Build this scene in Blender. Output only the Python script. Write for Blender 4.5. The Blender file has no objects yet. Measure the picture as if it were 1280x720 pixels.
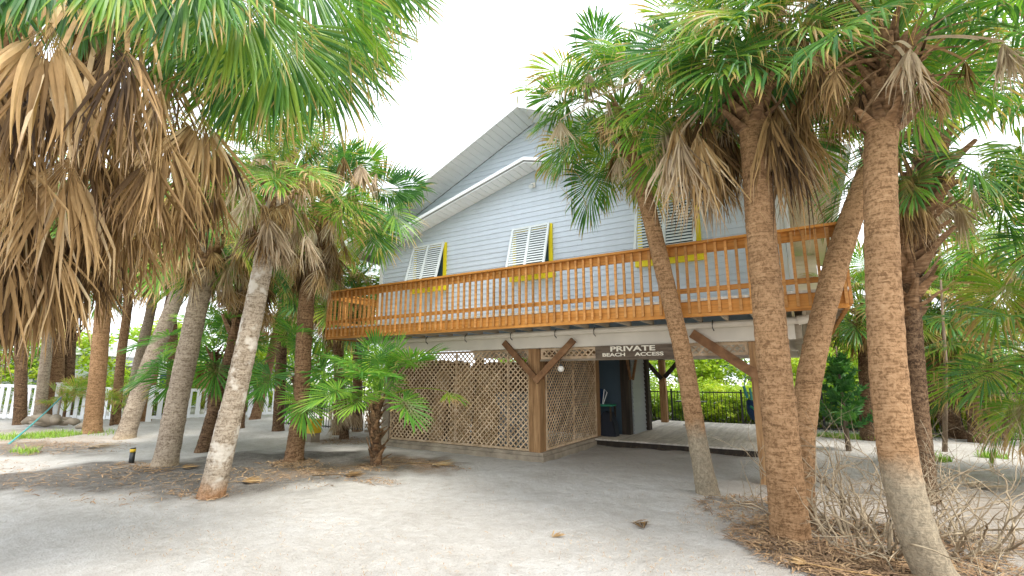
import bpy, bmesh, math, random
from mathutils import Vector, Matrix, noise
R = math.radians
scene = bpy.context.scene
COL = scene.collection
random.seed(7)

# ---------------------------------------------------------------- camera, sky, sun, exposure
CAM_H = 1.6; PITCH = 10.6; YAW = 31.0; FPX = 597.0
cd = bpy.data.cameras.new('camera'); cam = bpy.data.objects.new('camera', cd); COL.objects.link(cam)
cam.location = (0, 0, CAM_H); cam.rotation_euler = (R(90 + PITCH), 0, R(YAW))
cd.sensor_width = 36; cd.lens = FPX / 1280 * 36; cd.clip_start = 0.05; cd.clip_end = 900
scene.camera = cam

SUN_EL, SUN_AZ = 57.0, 106.0            # azimuth of the sun seen from the scene, clockwise from +Y
world = bpy.data.worlds.new('World'); scene.world = world; world.use_nodes = True
nt = world.node_tree; nt.nodes.clear()
out = nt.nodes.new('ShaderNodeOutputWorld'); bg = nt.nodes.new('ShaderNodeBackground')
sky = nt.nodes.new('ShaderNodeTexSky'); sky.sky_type = 'NISHITA'; sky.sun_disc = False
sky.sun_elevation = R(SUN_EL); sky.sun_rotation = R(SUN_AZ); sky.dust_density = 4; sky.air_density = 1.2
cloud = nt.nodes.new('ShaderNodeMix'); cloud.data_type = 'RGBA'
tcw = nt.nodes.new('ShaderNodeTexCoord'); nw = nt.nodes.new('ShaderNodeTexNoise'); nw.inputs['Scale'].default_value = 1.6
nw.inputs['Detail'].default_value = 4; nw.inputs['Roughness'].default_value = 0.5
rw = nt.nodes.new('ShaderNodeValToRGB')
rw.color_ramp.elements[0].position = 0.3; rw.color_ramp.elements[0].color = (6.6, 7.3, 8.2, 1)
rw.color_ramp.elements[1].position = 0.7; rw.color_ramp.elements[1].color = (9.6, 9.7, 9.8, 1)
nt.links.new(tcw.outputs['Generated'], nw.inputs['Vector']); nt.links.new(nw.outputs['Fac'], rw.inputs['Fac'])
cloud.inputs['Factor'].default_value = 0.9           # thin bright overcast over the blue
nt.links.new(sky.outputs['Color'], cloud.inputs['A']); nt.links.new(rw.outputs['Color'], cloud.inputs['B'])
nt.links.new(cloud.outputs['Result'], bg.inputs['Color']); bg.inputs['Strength'].default_value = 0.125
nt.links.new(bg.outputs['Background'], out.inputs['Surface'])

sd = bpy.data.lights.new('sun', 'SUN'); sun = bpy.data.objects.new('sun', sd); COL.objects.link(sun)
sd.energy = 2.3; sd.angle = R(18); sd.color = (1.0, 0.96, 0.88)
az = R(SUN_AZ); el = R(SUN_EL)
sdir = Vector((math.sin(az) * math.cos(el), math.cos(az) * math.cos(el), math.sin(el)))
sun.rotation_euler = sdir.to_track_quat('Z', 'Y').to_euler()
scene.view_settings.view_transform = 'Standard'; scene.view_settings.look = 'None'
scene.view_settings.exposure = 1.3; scene.view_settings.gamma = 1
scene.render.engine = 'CYCLES'
scene.cycles.max_bounces = 8; scene.cycles.transparent_max_bounces = 8
scene.cycles.diffuse_bounces = 5; scene.cycles.transmission_bounces = 4

# ---------------------------------------------------------------- measuring helper (photo point + distance -> place)
_p, _y = R(PITCH), R(YAW)
FV = Vector((-math.sin(_y) * math.cos(_p), math.cos(_y) * math.cos(_p), math.sin(_p)))
RV = Vector((math.cos(_y), math.sin(_y), 0)); UV = RV.cross(FV)
FH = Vector((-math.sin(_y), math.cos(_y), 0))
CAM = Vector((0, 0, CAM_H))
def ray(px, py): return FV * FPX + RV * (px - 640) - UV * (py - 360)
def onz(px, py, z=0.0):
    d = ray(px, py); return CAM + d * ((z - CAM_H) / d.z)
def ony(px, py, Y):
    d = ray(px, py); return CAM + d * (Y / d.y)
def atd(px, py, dep):                     # horizontal forward distance dep
    d = ray(px, py); return CAM + d * (dep / d.dot(FH))

# ---------------------------------------------------------------- object helpers
WM = {}
def tag(o, label=None, cat=None, group=None, kind=None):
    if label: o['label'] = label
    if cat: o['category'] = cat
    if group: o['group'] = group
    if kind: o['kind'] = kind
    return o
def link(o, parent=None, M=None):
    COL.objects.link(o)
    M = M or Matrix.Identity(4)
    WM[o] = M
    if parent is not None:
        o.parent = parent; o.matrix_basis = WM[parent].inverted() @ M
    else: o.matrix_basis = M
    return o
def empty(name, loc, label=None, cat=None, group=None):
    o = bpy.data.objects.new(name, None); o.empty_display_size = 0.2
    link(o, None, Matrix.Translation(Vector(loc))); return tag(o, label, cat, group)
def mesh_obj(name, verts, faces, mat, parent=None, M=None, smooth=False, cols=None):
    me = bpy.data.meshes.new(name); me.from_pydata([tuple(v) for v in verts], [], faces)
    for m in (mat if isinstance(mat, (list, tuple)) else [mat]): me.materials.append(m)
    if smooth: me.polygons.foreach_set('use_smooth', [True] * len(me.polygons))
    if cols:
        at = me.color_attributes.new('tint', 'FLOAT_COLOR', 'POINT')
        at.data.foreach_set('color', [c for v in cols for c in v])
    me.update()
    return link(bpy.data.objects.new(name, me), parent, M)
def inst(name, me, parent, M): return link(bpy.data.objects.new(name, me), parent, M)

class MB:
    """collects boxes, bars and tubes, gives one mesh in the parent's world place"""
    def __init__(s): s.v = []; s.f = []
    def box(s, a, b):
        x0, y0, z0 = a; x1, y1, z1 = b; n = len(s.v)
        s.v += [(x0,y0,z0),(x1,y0,z0),(x1,y1,z0),(x0,y1,z0),(x0,y0,z1),(x1,y0,z1),(x1,y1,z1),(x0,y1,z1)]
        s.f += [tuple(n+i for i in q) for q in ((0,3,2,1),(4,5,6,7),(0,1,5,4),(1,2,6,5),(2,3,7,6),(3,0,4,7))]
        return s
    def bar(s, p, q, w, t, nrm):
        p = Vector(p); q = Vector(q); d = (q-p).normalized(); nrm = Vector(nrm)
        nrm = (nrm - d*nrm.dot(d)).normalized(); c = d.cross(nrm); n = len(s.v)
        for e in (p, q):
            for a, b in ((-1,-1),(1,-1),(1,1),(-1,1)): s.v.append(tuple(e + c*(a*w/2) + nrm*(b*t/2)))
        s.f += [tuple(n+i for i in r) for r in ((0,3,2,1),(4,5,6,7),(0,1,5,4),(1,2,6,5),(2,3,7,6),(3,0,4,7))]
        return s
    def tube(s, pts, rad, k=8, cap=True):
        pts = [Vector(p) for p in pts]; n0 = len(s.v); m = len(pts)
        if not isinstance(rad, (list, tuple)): rad = [rad]*m
        ref = Vector((0.13, 0.31, 0.94))
        for i, p in enumerate(pts):
            d = (pts[min(i+1, m-1)] - pts[max(i-1, 0)]).normalized()
            a = d.cross(ref)
            if a.length < 1e-3: a = d.cross(Vector((1, 0, 0)))
            a.normalize(); b = d.cross(a)
            for j in range(k):
                t = 2*math.pi*j/k; s.v.append(tuple(p + (a*math.cos(t) + b*math.sin(t))*rad[i]))
        for i in range(m-1):
            for j in range(k):
                j2 = (j+1) % k; s.f.append((n0+i*k+j, n0+i*k+j2, n0+(i+1)*k+j2, n0+(i+1)*k+j))
        if cap:
            s.f.append(tuple(n0+j for j in range(k))[::-1]); s.f.append(tuple(n0+(m-1)*k+j for j in range(k)))
        return s
    def prism(s, poly, ext):
        n = len(s.v); k = len(poly); ext = Vector(ext)
        s.v += [tuple(p) for p in poly] + [tuple(Vector(p)+ext) for p in poly]
        s.f.append(tuple(range(n, n+k))); s.f.append(tuple(range(n+k, n+2*k))[::-1])
        for i in range(k): j = (i+1) % k; s.f.append((n+i, n+k+i, n+k+j, n+j))
        return s
    def build(s, name, mat, parent=None, smooth=False):
        if parent is None: return mesh_obj(name, s.v, s.f, mat, None, None, smooth)
        o = mesh_obj(name, s.v, s.f, mat, parent, Matrix.Identity(4), smooth)
        return o

UNIT = {}
def unit_box(mat):
    if mat.name not in UNIT:
        m = MB().box((-.5,-.5,-.5), (.5,.5,.5)); me = bpy.data.meshes.new('board_'+mat.name)
        me.from_pydata(m.v, [], m.f)
        bm = bmesh.new(); bm.from_mesh(me); bmesh.ops.recalc_face_normals(bm, faces=bm.faces); bm.to_mesh(me); bm.free()
        me.materials.append(mat); UNIT[mat.name] = me
    return UNIT[mat.name]
def pbox(name, a, b, mat, parent):          # box between two corners, sharing mesh data
    a = Vector(a); b = Vector(b); c = (a+b)/2; s = b-a
    return inst(name, unit_box(mat), parent, Matrix.Translation(c) @ Matrix.Diagonal((abs(s.x), abs(s.y), abs(s.z), 1)))
def pbar(name, p, q, w, t, nrm, mat, parent):
    p = Vector(p); q = Vector(q); d = (q-p); L = d.length; d.normalize(); nrm = Vector(nrm)
    nrm = (nrm - d*nrm.dot(d)).normalized(); c = nrm.cross(d)
    M = Matrix(((c.x, d.x, nrm.x, 0), (c.y, d.y, nrm.y, 0), (c.z, d.z, nrm.z, 0), (0,0,0,1)))
    return inst(name, unit_box(mat), parent, Matrix.Translation((p+q)/2) @ M @ Matrix.Diagonal((w, L, t, 1)))

# ---------------------------------------------------------------- materials
def newmat(name, rough=0.7, spec=0.3):
    m = bpy.data.materials.new(name); m.use_nodes = True; n = m.node_tree
    b = n.nodes['Principled BSDF']; b.inputs['Roughness'].default_value = rough
    b.inputs['Specular IOR Level'].default_value = spec
    return m, n, b
def ramp(n, fac, stops):
    r = n.nodes.new('ShaderNodeValToRGB'); e = r.color_ramp.elements
    e[0].position = stops[0][0]; e[0].color = (*stops[0][1], 1); e[1].position = stops[-1][0]; e[1].color = (*stops[-1][1], 1)
    for p, c in stops[1:-1]: x = e.new(p); x.color = (*c, 1)
    n.links.new(fac, r.inputs['Fac']); return r.outputs['Color']
def tex(n, scale, detail=4, rough=.55, vec=None, stretch=None, dist=0):
    t = n.nodes.new('ShaderNodeTexNoise'); t.inputs['Scale'].default_value = scale
    t.inputs['Detail'].default_value = detail; t.inputs['Roughness'].default_value = rough; t.inputs['Distortion'].default_value = dist
    if vec is None: vec = n.nodes.new('ShaderNodeNewGeometry').outputs['Position']
    if stretch:
        mp = n.nodes.new('ShaderNodeMapping'); mp.inputs['Scale'].default_value = stretch
        n.links.new(vec, mp.inputs['Vector']); vec = mp.outputs['Vector']
    n.links.new(vec, t.inputs['Vector']); return t.outputs['Fac']
def math_(n, op, a, b=None, c=None):
    m = n.nodes.new('ShaderNodeMath'); m.operation = op
    for i, v in enumerate((a, b, c)):
        if v is None: continue
        if isinstance(v, (int, float)): m.inputs[i].default_value = v
        else: n.links.new(v, m.inputs[i])
    return m.outputs[0]
def mixc(n, fac, a, b, mode='MIX'):
    m = n.nodes.new('ShaderNodeMix'); m.data_type = 'RGBA'; m.blend_type = mode
    for k, v in (('Factor', fac), ('A', a), ('B', b)):
        if isinstance(v, (int, float)): m.inputs[k].default_value = v
        elif isinstance(v, tuple): m.inputs[k].default_value = (*v, 1)
        else: n.links.new(v, m.inputs[k])
    return m.outputs['Result']
def bump(n, b, h, strength=.4, dist=.01):
    u = n.nodes.new('ShaderNodeBump'); u.inputs['Strength'].default_value = strength; u.inputs['Distance'].default_value = dist
    n.links.new(h, u.inputs['Height']); n.links.new(u.outputs['Normal'], b.inputs['Normal'])
def rnd(n): return n.nodes.new('ShaderNodeObjectInfo').outputs['Random']
def attr(n, name='tint'):
    a = n.nodes.new('ShaderNodeAttribute'); a.attribute_name = name
    s = n.nodes.new('ShaderNodeSeparateColor'); n.links.new(a.outputs['Color'], s.inputs['Color']); return s.outputs

def wood(name, dark, mid, light, rough=.7, grain=(3, 3, 30), vary=.35, bmp=.25):
    m, n, b = newmat(name, rough)
    g = tex(n, 1.0, 5, .6, stretch=grain, dist=.4); blot = tex(n, 3.1, 5, .7)
    c = ramp(n, g, [(.3, dark), (.5, mid), (.72, light)])
    v = math_(n, 'MULTIPLY_ADD', rnd(n), vary, 1 - vary*.6)
    v2 = math_(n, 'MULTIPLY_ADD', blot, .5, .75)
    c = mixc(n, 1.0, c, math_(n, 'MULTIPLY', v, v2), 'MULTIPLY')
    n.links.new(c, b.inputs['Base Color']); bump(n, b, g, bmp, .004); return m
def plain(name, col, rough=.6, var=.12, scale=6, spec=.3, bmp=0, objvar=0):
    m, n, b = newmat(name, rough, spec)
    t = tex(n, scale, 5)
    f = math_(n, 'MULTIPLY_ADD', t, var*2, 1 - var)
    if objvar: f = math_(n, 'MULTIPLY', f, math_(n, 'MULTIPLY_ADD', rnd(n), objvar, 1-objvar/2))
    c = mixc(n, 1.0, col, f, 'MULTIPLY'); n.links.new(c, b.inputs['Base Color'])
    if bmp: bump(n, b, t, bmp, .01)
    return m

M = {}
M['stain'] = wood('stained_deck_wood', (.33,.14,.035), (.51,.235,.065), (.60,.32,.11), .6, (2,2,24), .45)
M['stain_h'] = wood('stained_deck_rail', (.31,.12,.02), (.50,.21,.04), (.58,.28,.07), .6, (1.2,6,30), .2)
M['brown'] = wood('brown_post_wood', (.15,.075,.03), (.28,.155,.068), (.40,.245,.12), .8, (22,22,1.5), .25, .5)
M['brace'] = wood('brace_wood', (.11,.055,.025), (.20,.10,.045), (.28,.16,.08), .8, (5,5,5), .25, .4)
M['grey_wood'] = wood('weathered_grey_wood', (.17,.14,.105), (.28,.23,.17), (.38,.32,.24), .85, (3,3,3), .35, .4)
M['joist'] = wood('joist_wood', (.30,.25,.18), (.42,.35,.26), (.5,.43,.33), .85, (4,2,8), .3, .3)
M['plank'] = wood('walkway_plank', (.42,.38,.32), (.54,.49,.42), (.64,.59,.51), .85, (20,2,4), .3, .3)
M['lattice'] = wood('lattice_wood', (.37,.25,.145), (.51,.37,.235), (.60,.46,.32), .85, (6,6,6), .45, .3)
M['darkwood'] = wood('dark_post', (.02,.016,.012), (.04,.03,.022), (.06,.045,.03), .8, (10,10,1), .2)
M['ply'] = wood('plywood', (.34,.20,.085), (.46,.29,.13), (.55,.37,.19), .7, (3,3,3), .3)
def sidingmat(name, col):
    m, n, b = newmat(name, .5, .35)
    st = tex(n, 1, 5, .65, stretch=(7, 7, .8)); bl = tex(n, .9, 4)
    f = math_(n, 'ADD', math_(n, 'MULTIPLY', st, .16), math_(n, 'MULTIPLY_ADD', bl, .12, .86)); f = math_(n, 'MULTIPLY', f, math_(n, 'MULTIPLY_ADD', rnd(n), .06, .97))
    n.links.new(mixc(n, 1., col, f, 'MULTIPLY'), b.inputs['Base Color']); bump(n, b, tex(n, 2.5, 3), .25, .02); return m
M['siding'] = sidingmat('blue_grey_vinyl_siding', (.55,.615,.69))
M['siding_dk'] = plain('slate_blue_siding', (.055,.085,.11), .5, .08, 4, .3, 0, .06)
M['siding_lt'] = plain('grey_siding', (.27,.285,.29), .5, .08, 4, .3, 0, .06)
M['beige'] = plain('beige_vinyl', (.66,.60,.48), .5, .05, 3, .3, 0, .05)
M['white'] = plain('white_vinyl', (.80,.82,.83), .45, .06, 4, .4, 0, .04)
M['beam_white'] = plain('cream_painted_beam', (.62,.57,.48), .6, .14, 3, .3, .1)
M['yellow'] = plain('yellow_paint', (.80,.66,.02), .5, .08, 5)
M['shutter'] = plain('white_shutter_paint', (.66,.71,.72), .45, .06, 5)
M['shingle'] = plain('roof_shingle', (.28,.28,.28), .9, .25, 20, .2, .3)
M['black'] = plain('black_metal', (.018,.02,.02), .45, .2, 10, .5)
M['picket'] = plain('white_picket_vinyl', (.78,.80,.82), .4, .05, 6, .4, 0, .05)
M['farwhite'] = plain('white_wall', (.72,.74,.76), .7, .08, 2)
M['pvc'] = plain('pvc_pipe', (.66,.60,.50), .4, .08, 8, .5)
M['signwood'] = wood('sign_wood', (.07,.05,.036), (.12,.088,.062), (.18,.14,.10), .8, (3,3,30), .1, .4)
M['signpaint'] = plain('cream_sign_paint', (.72,.67,.55), .6, .2, 30)
M['lamp'] = plain('white_globe', (.75,.72,.65), .3, .05, 6, .5)
M['green_pl'] = plain('green_plastic', (.03,.26,.15), .4, .1, 6, .5)
M['blue_fab'] = plain('blue_fabric', (.012,.04,.10), .7, .2, 10)
M['navy'] = plain('navy_bag', (.014,.018,.028), .6, .2, 10)
M['teal'] = plain('teal_rope', (.06,.28,.28), .6, .2, 30)
M['yel_box'] = plain('yellow_plastic', (.62,.42,.03), .5, .1, 6)
def glass():
    m, n, b = newmat('window_glass', .05, .8); b.inputs['Base Color'].default_value = (.02, .05, .07, 1); return m
M['glass'] = glass()

def leafmat(name, stops, tipc, tip_at=.82, trans=.35, rough=.5, hue=.35, obj_stops=None):
    m, n, b = newmat(name, rough, .35)
    s = attr(n)                                     # R random per leaflet, G along the leaflet, B random 2
    f = math_(n, 'ADD', math_(n, 'MULTIPLY', s[0], .55), math_(n, 'MULTIPLY', rnd(n), .45))
    c = ramp(n, f, stops)
    tp = math_(n, 'ADD', s[1], math_(n, 'MULTIPLY_ADD', s[2], .5, -.25))
    tip = math_(n, 'SMOOTHSTEP', tp, tip_at, tip_at+.2) if False else None
    mr = n.nodes.new('ShaderNodeMapRange'); mr.interpolation_type = 'SMOOTHSTEP'
    mr.inputs['From Min'].default_value = tip_at; mr.inputs['From Max'].default_value = tip_at + .22
    n.links.new(tp, mr.inputs['Value'])
    c = mixc(n, mr.outputs['Result'], c, tipc)
    fine = tex(n, 40, 3, stretch=(1, 1, .3)); c = mixc(n, .35, c, fine, 'OVERLAY')
    n.links.new(c, b.inputs['Base Color'])
    tr = n.nodes.new('ShaderNodeBsdfTranslucent'); c2 = mixc(n, 1.0, c, (1.25, 1.3, .6), 'MULTIPLY'); n.links.new(c2, tr.inputs['Color'])
    mx = n.nodes.new('ShaderNodeMixShader'); mx.inputs['Fac'].default_value = trans
    o = n.nodes['Material Output']; n.links.new(b.outputs[0], mx.inputs[1]); n.links.new(tr.outputs[0], mx.inputs[2]); n.links.new(mx.outputs[0], o.inputs['Surface'])
    return m
M['frond'] = leafmat('green_palm_leaf', [(.1,(.035,.115,.035)), (.4,(.07,.19,.045)), (.7,(.14,.285,.04)), (.95,(.29,.39,.05))], (.44,.30,.11), .84, .4, .38)
M['frond_young'] = leafmat('young_palm_leaf', [(.1,(.05,.16,.03)), (.5,(.10,.27,.035)), (.95,(.24,.40,.05))], (.40,.32,.12), .9, .4, .4)
M['frond_y'] = leafmat('yellowing_palm_leaf', [(.1,(.08,.24,.03)), (.5,(.20,.36,.035)), (.95,(.46,.44,.08))], (.45,.30,.14), .6, .35, .45)
M['dead'] = leafmat('dead_palm_leaf', [(.10,(.05,.026,.011)), (.36,(.17,.098,.038)), (.6,(.35,.215,.092)), (.82,(.52,.35,.17)), (.97,(.66,.53,.35))], (.40,.27,.16), .9, .22, .75)  # darkest stops put the shade between hanging leaves into the colour
M['dead_grey'] = leafmat('grey_dead_leaf', [(.06,(.15,.10,.06)), (.4,(.42,.31,.205)), (.7,(.58,.46,.33)), (.97,(.74,.66,.53))], (.5,.42,.32), .9, .22, .8)
M['leaf_a'] = leafmat('tree_leaf', [(.1,(.05,.15,.02)), (.5,(.15,.30,.035)), (.95,(.36,.46,.05))], (.2,.3,.05), .95, .35, .5)
M['leaf_b'] = leafmat('bright_shrub_leaf', [(.1,(.14,.26,.03)), (.5,(.29,.42,.035)), (.95,(.50,.55,.05))], (.4,.4,.05), .95, .4, .5)
M['leaf_d'] = leafmat('dark_conifer_leaf', [(.1,(.03,.10,.03)), (.5,(.06,.19,.045)), (.95,(.12,.28,.05))], (.08,.2,.05), .95, .25, .5)
M['grass'] = leafmat('grass_blade', [(.1,(.12,.24,.03)), (.5,(.22,.38,.05)), (.95,(.36,.46,.08))], (.35,.35,.12), .85, .3, .6)
M['litter'] = leafmat('leaf_litter', [(.05,(.10,.065,.04)), (.3,(.26,.16,.09)), (.6,(.40,.26,.14)), (.95,(.52,.40,.26))], (.4,.3,.2), .95, .05, .85)

def barkmat(name, dark, mid, light, patch=None, ring=34, bs=.6, mossy=None):
    m, n, b = newmat(name, .9, .15)
    co = n.nodes.new('ShaderNodeTexCoord').outputs['Object']
    g1 = tex(n, 1, 6, .7, vec=co, stretch=(6, 6, ring*1.3), dist=.9)
    g2 = tex(n, 1, 5, .7, vec=co, stretch=(30, 30, 24), dist=.8); big = tex(n, 2.4, 3, vec=co)
    f = math_(n, 'ADD', math_(n, 'MULTIPLY', g1, .46), math_(n, 'MULTIPLY', g2, .54))
    c = ramp(n, f, [(.36, tuple(x*.75 for x in dark)), (.44, dark), (.51, mid), (.64, light)])
    c = mixc(n, .7, c, ramp(n, big, [(.3, (.62,.60,.58)), (.7, (1.0,1.0,1.0))]), 'MULTIPLY')
    if patch: c = mixc(n, ramp(n, tex(n, 3.5, 4, .6, vec=co), [(.52,(0,0,0)), (.60,(1,1,1))]), c, patch)
    if mossy:                                   # a skirt of another bark colour near the foot of the trunk
        s = n.nodes.new('ShaderNodeSeparateXYZ'); n.links.new(co, s.inputs[0])
        h = math_(n, 'ADD', s.outputs[2], math_(n, 'MULTIPLY', big, .5))
        k = n.nodes.new('ShaderNodeMapRange'); k.inputs['From Min'].default_value = mossy[1]; k.inputs['From Max'].default_value = mossy[1]+.22
        k.inputs['To Min'].default_value = 1; k.inputs['To Max'].default_value = 0; n.links.new(h, k.inputs['Value'])
        c = mixc(n, math_(n, 'MULTIPLY', k.outputs[0], .75), c, mixc(n, 1., mossy[0], ramp(n, g2, [(.3,(.5,.5,.5)), (.7,(1.2,1.2,1.2))]), 'MULTIPLY'))
    n.links.new(c, b.inputs['Base Color']); bump(n, b, f, bs, .035); return m
M['bark_tan'] = barkmat('tan_palm_bark', (.19,.105,.05), (.35,.205,.105), (.46,.295,.165))
M['bark_foot'] = barkmat('tan_palm_bark_grey_foot', (.19,.105,.05), (.35,.205,.105), (.46,.295,.165), mossy=((.30,.27,.20), 1.15))
M['bark_grey'] = barkmat('grey_palm_bark', (.21,.16,.115), (.38,.31,.235), (.50,.43,.34), mossy=((.42,.33,.22), .35))
M['bark_peel'] = barkmat('peeling_palm_bark', (.22,.17,.12), (.40,.33,.25), (.54,.47,.38), mossy=((.36,.17,.065), .42), patch=(.52,.47,.40))
M['bark_brown'] = barkmat('brown_palm_bark', (.11,.06,.03), (.24,.14,.075), (.36,.24,.14))
M['bark_dark'] = barkmat('dark_palm_bark', (.06,.035,.02), (.15,.09,.05), (.27,.18,.11), ring=14)
M['boot'] = wood('leaf_base_fibre', (.07,.036,.016), (.19,.105,.05), (.36,.225,.125), .85, (8,8,30), .5, .5)
M['twig'] = wood('dead_twig', (.15,.11,.07), (.30,.235,.155), (.44,.36,.25), .85, (8,8,8), .4, .4)
M['wood_d'] = wood('tree_limb', (.08,.055,.035), (.15,.11,.075), (.24,.18,.13), .9, (8,8,2), .3, .5)

# ---------------------------------------------------------------- ground
def poly_px(pts): return [onz(x, y) for x, y in pts]
def in_poly(x, y, P):
    r = False; j = len(P)-1
    for i in range(len(P)):
        a, b = P[i], P[j]
        if (a.y > y) != (b.y > y) and x < (b.x-a.x)*(y-a.y)/(b.y-a.y)+a.x: r = not r
        j = i
    return r
def edge_d(x, y, P):
    best = 1e9; q = Vector((x, y))
    for i in range(len(P)):
        a = P[i].xy; b = P[(i+1) % len(P)].xy; ab = b-a
        t = max(0, min(1, (q-a).dot(ab)/max(ab.length_squared, 1e-9))); best = min(best, (q-a-ab*t).length)
    return best
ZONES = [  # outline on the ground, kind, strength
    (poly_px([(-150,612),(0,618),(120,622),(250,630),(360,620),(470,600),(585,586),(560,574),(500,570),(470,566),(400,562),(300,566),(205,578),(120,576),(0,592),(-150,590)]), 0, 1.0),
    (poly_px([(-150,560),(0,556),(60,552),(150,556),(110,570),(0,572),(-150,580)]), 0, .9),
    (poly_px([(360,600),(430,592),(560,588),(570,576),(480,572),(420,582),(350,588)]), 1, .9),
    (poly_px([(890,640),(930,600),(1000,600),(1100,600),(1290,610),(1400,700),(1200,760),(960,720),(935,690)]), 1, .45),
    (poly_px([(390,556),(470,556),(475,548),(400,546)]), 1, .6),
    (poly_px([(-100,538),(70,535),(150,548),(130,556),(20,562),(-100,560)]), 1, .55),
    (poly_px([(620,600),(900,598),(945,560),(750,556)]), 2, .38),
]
def build_ground():
    def axis(lo, hi, st, far):
        a = []; x = lo
        while x < hi: a.append(x); x += st
        l = []; d = st; x = lo
        while x > -far: d *= 1.35; x -= d; l.append(x)
        r = []; d = st; x = hi
        while x < far: r.append(x); d *= 1.35; x += d
        return l[::-1] + a + r
    xs = axis(-22, 8, .1, 420); ys = axis(1.0, 20, .1, 420)
    V = []; C = []
    bb = [(min(p.x for p in P)-1.2, max(p.x for p in P)+1.2, min(p.y for p in P)-1.2, max(p.y for p in P)+1.2) for P, k, s in ZONES]
    for y in ys:
        for x in xs:
            near = -24 < x < 10 and -1 < y < 22
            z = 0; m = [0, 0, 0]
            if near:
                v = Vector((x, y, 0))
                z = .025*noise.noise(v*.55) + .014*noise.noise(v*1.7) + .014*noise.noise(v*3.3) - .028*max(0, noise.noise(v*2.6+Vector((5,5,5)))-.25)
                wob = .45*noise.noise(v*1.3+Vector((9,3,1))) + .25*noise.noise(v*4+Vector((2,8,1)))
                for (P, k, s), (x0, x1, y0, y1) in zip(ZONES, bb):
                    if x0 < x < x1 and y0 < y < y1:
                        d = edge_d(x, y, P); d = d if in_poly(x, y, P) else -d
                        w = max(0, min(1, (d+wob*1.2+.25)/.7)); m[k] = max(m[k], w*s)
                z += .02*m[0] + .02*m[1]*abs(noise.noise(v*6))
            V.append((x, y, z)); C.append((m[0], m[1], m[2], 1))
    nx = len(xs); F = []
    for j in range(len(ys)-1):
        for i in range(nx-1): a = j*nx+i; F.append((a, a+1, a+nx+1, a+nx))
    m, n, b = newmat('beach_sand', .95, .1)
    s = attr(n)
    f1 = tex(n, .9, 5, .6); f2 = tex(n, 7, 5, .65); f3 = tex(n, 60, 4, .7); f4 = tex(n, 95, 3, .8)
    sand = ramp(n, f1, [(.32, (.545,.515,.475)), (.5, (.605,.578,.54)), (.68, (.655,.635,.605))])
    sand = mixc(n, .5, sand, ramp(n, f2, [(.3,(.72,.68,.64)), (.6,(1,1,1))]), 'MULTIPLY')
    sand = mixc(n, .55, sand, ramp(n, f3, [(.28,(.62,.6,.57)), (.5,(1,1,1)), (.8, (1.06,1.06,1.06))]), 'MULTIPLY')
    speck = ramp(n, f4, [(.33,(.35,.30,.25)), (.42,(1,1,1)), (.62,(1,1,1)), (.7,(1.25,1.25,1.25))]); sand = mixc(n, .7, sand, speck, 'MULTIPLY')
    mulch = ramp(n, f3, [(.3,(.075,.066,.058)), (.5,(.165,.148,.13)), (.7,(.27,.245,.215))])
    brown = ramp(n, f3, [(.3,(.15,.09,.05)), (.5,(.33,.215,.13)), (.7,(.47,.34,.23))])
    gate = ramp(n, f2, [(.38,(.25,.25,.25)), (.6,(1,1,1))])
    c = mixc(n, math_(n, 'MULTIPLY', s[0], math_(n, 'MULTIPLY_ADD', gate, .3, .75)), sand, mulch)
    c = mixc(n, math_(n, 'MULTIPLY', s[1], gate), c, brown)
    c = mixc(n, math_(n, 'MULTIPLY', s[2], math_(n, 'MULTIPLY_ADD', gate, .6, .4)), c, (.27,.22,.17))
    n.links.new(c, b.inputs['Base Color'])
    vo = n.nodes.new('ShaderNodeTexVoronoi'); vo.feature = 'SMOOTH_F1'; vo.inputs['Scale'].default_value = 3.3; n.links.new(n.nodes.new('ShaderNodeNewGeometry').outputs['Position'], vo.inputs['Vector'])
    h = math_(n, 'ADD', math_(n, 'MULTIPLY', f2, 1.1), math_(n, 'MULTIPLY', f3, .6)); h = math_(n, 'ADD', h, math_(n, 'MULTIPLY', vo.outputs['Distance'], .8)); bump(n, b, h, 1.0, .07)
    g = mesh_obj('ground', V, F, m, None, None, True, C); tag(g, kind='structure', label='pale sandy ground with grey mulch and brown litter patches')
build_ground()

# ---------------------------------------------------------------- the house
X0, X1 = -9.6, -0.1                      # front wall
YW, YD, YB = 9.1, 7.6, 8.6               # wall, deck edge, beam line
XC = -4.85; YBACK = 16.6
house = empty('beach_house', (XC, YW, 0), 'blue-grey stilt house with gabled front, orange wooden balcony and latticed open ground floor', 'house')
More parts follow.
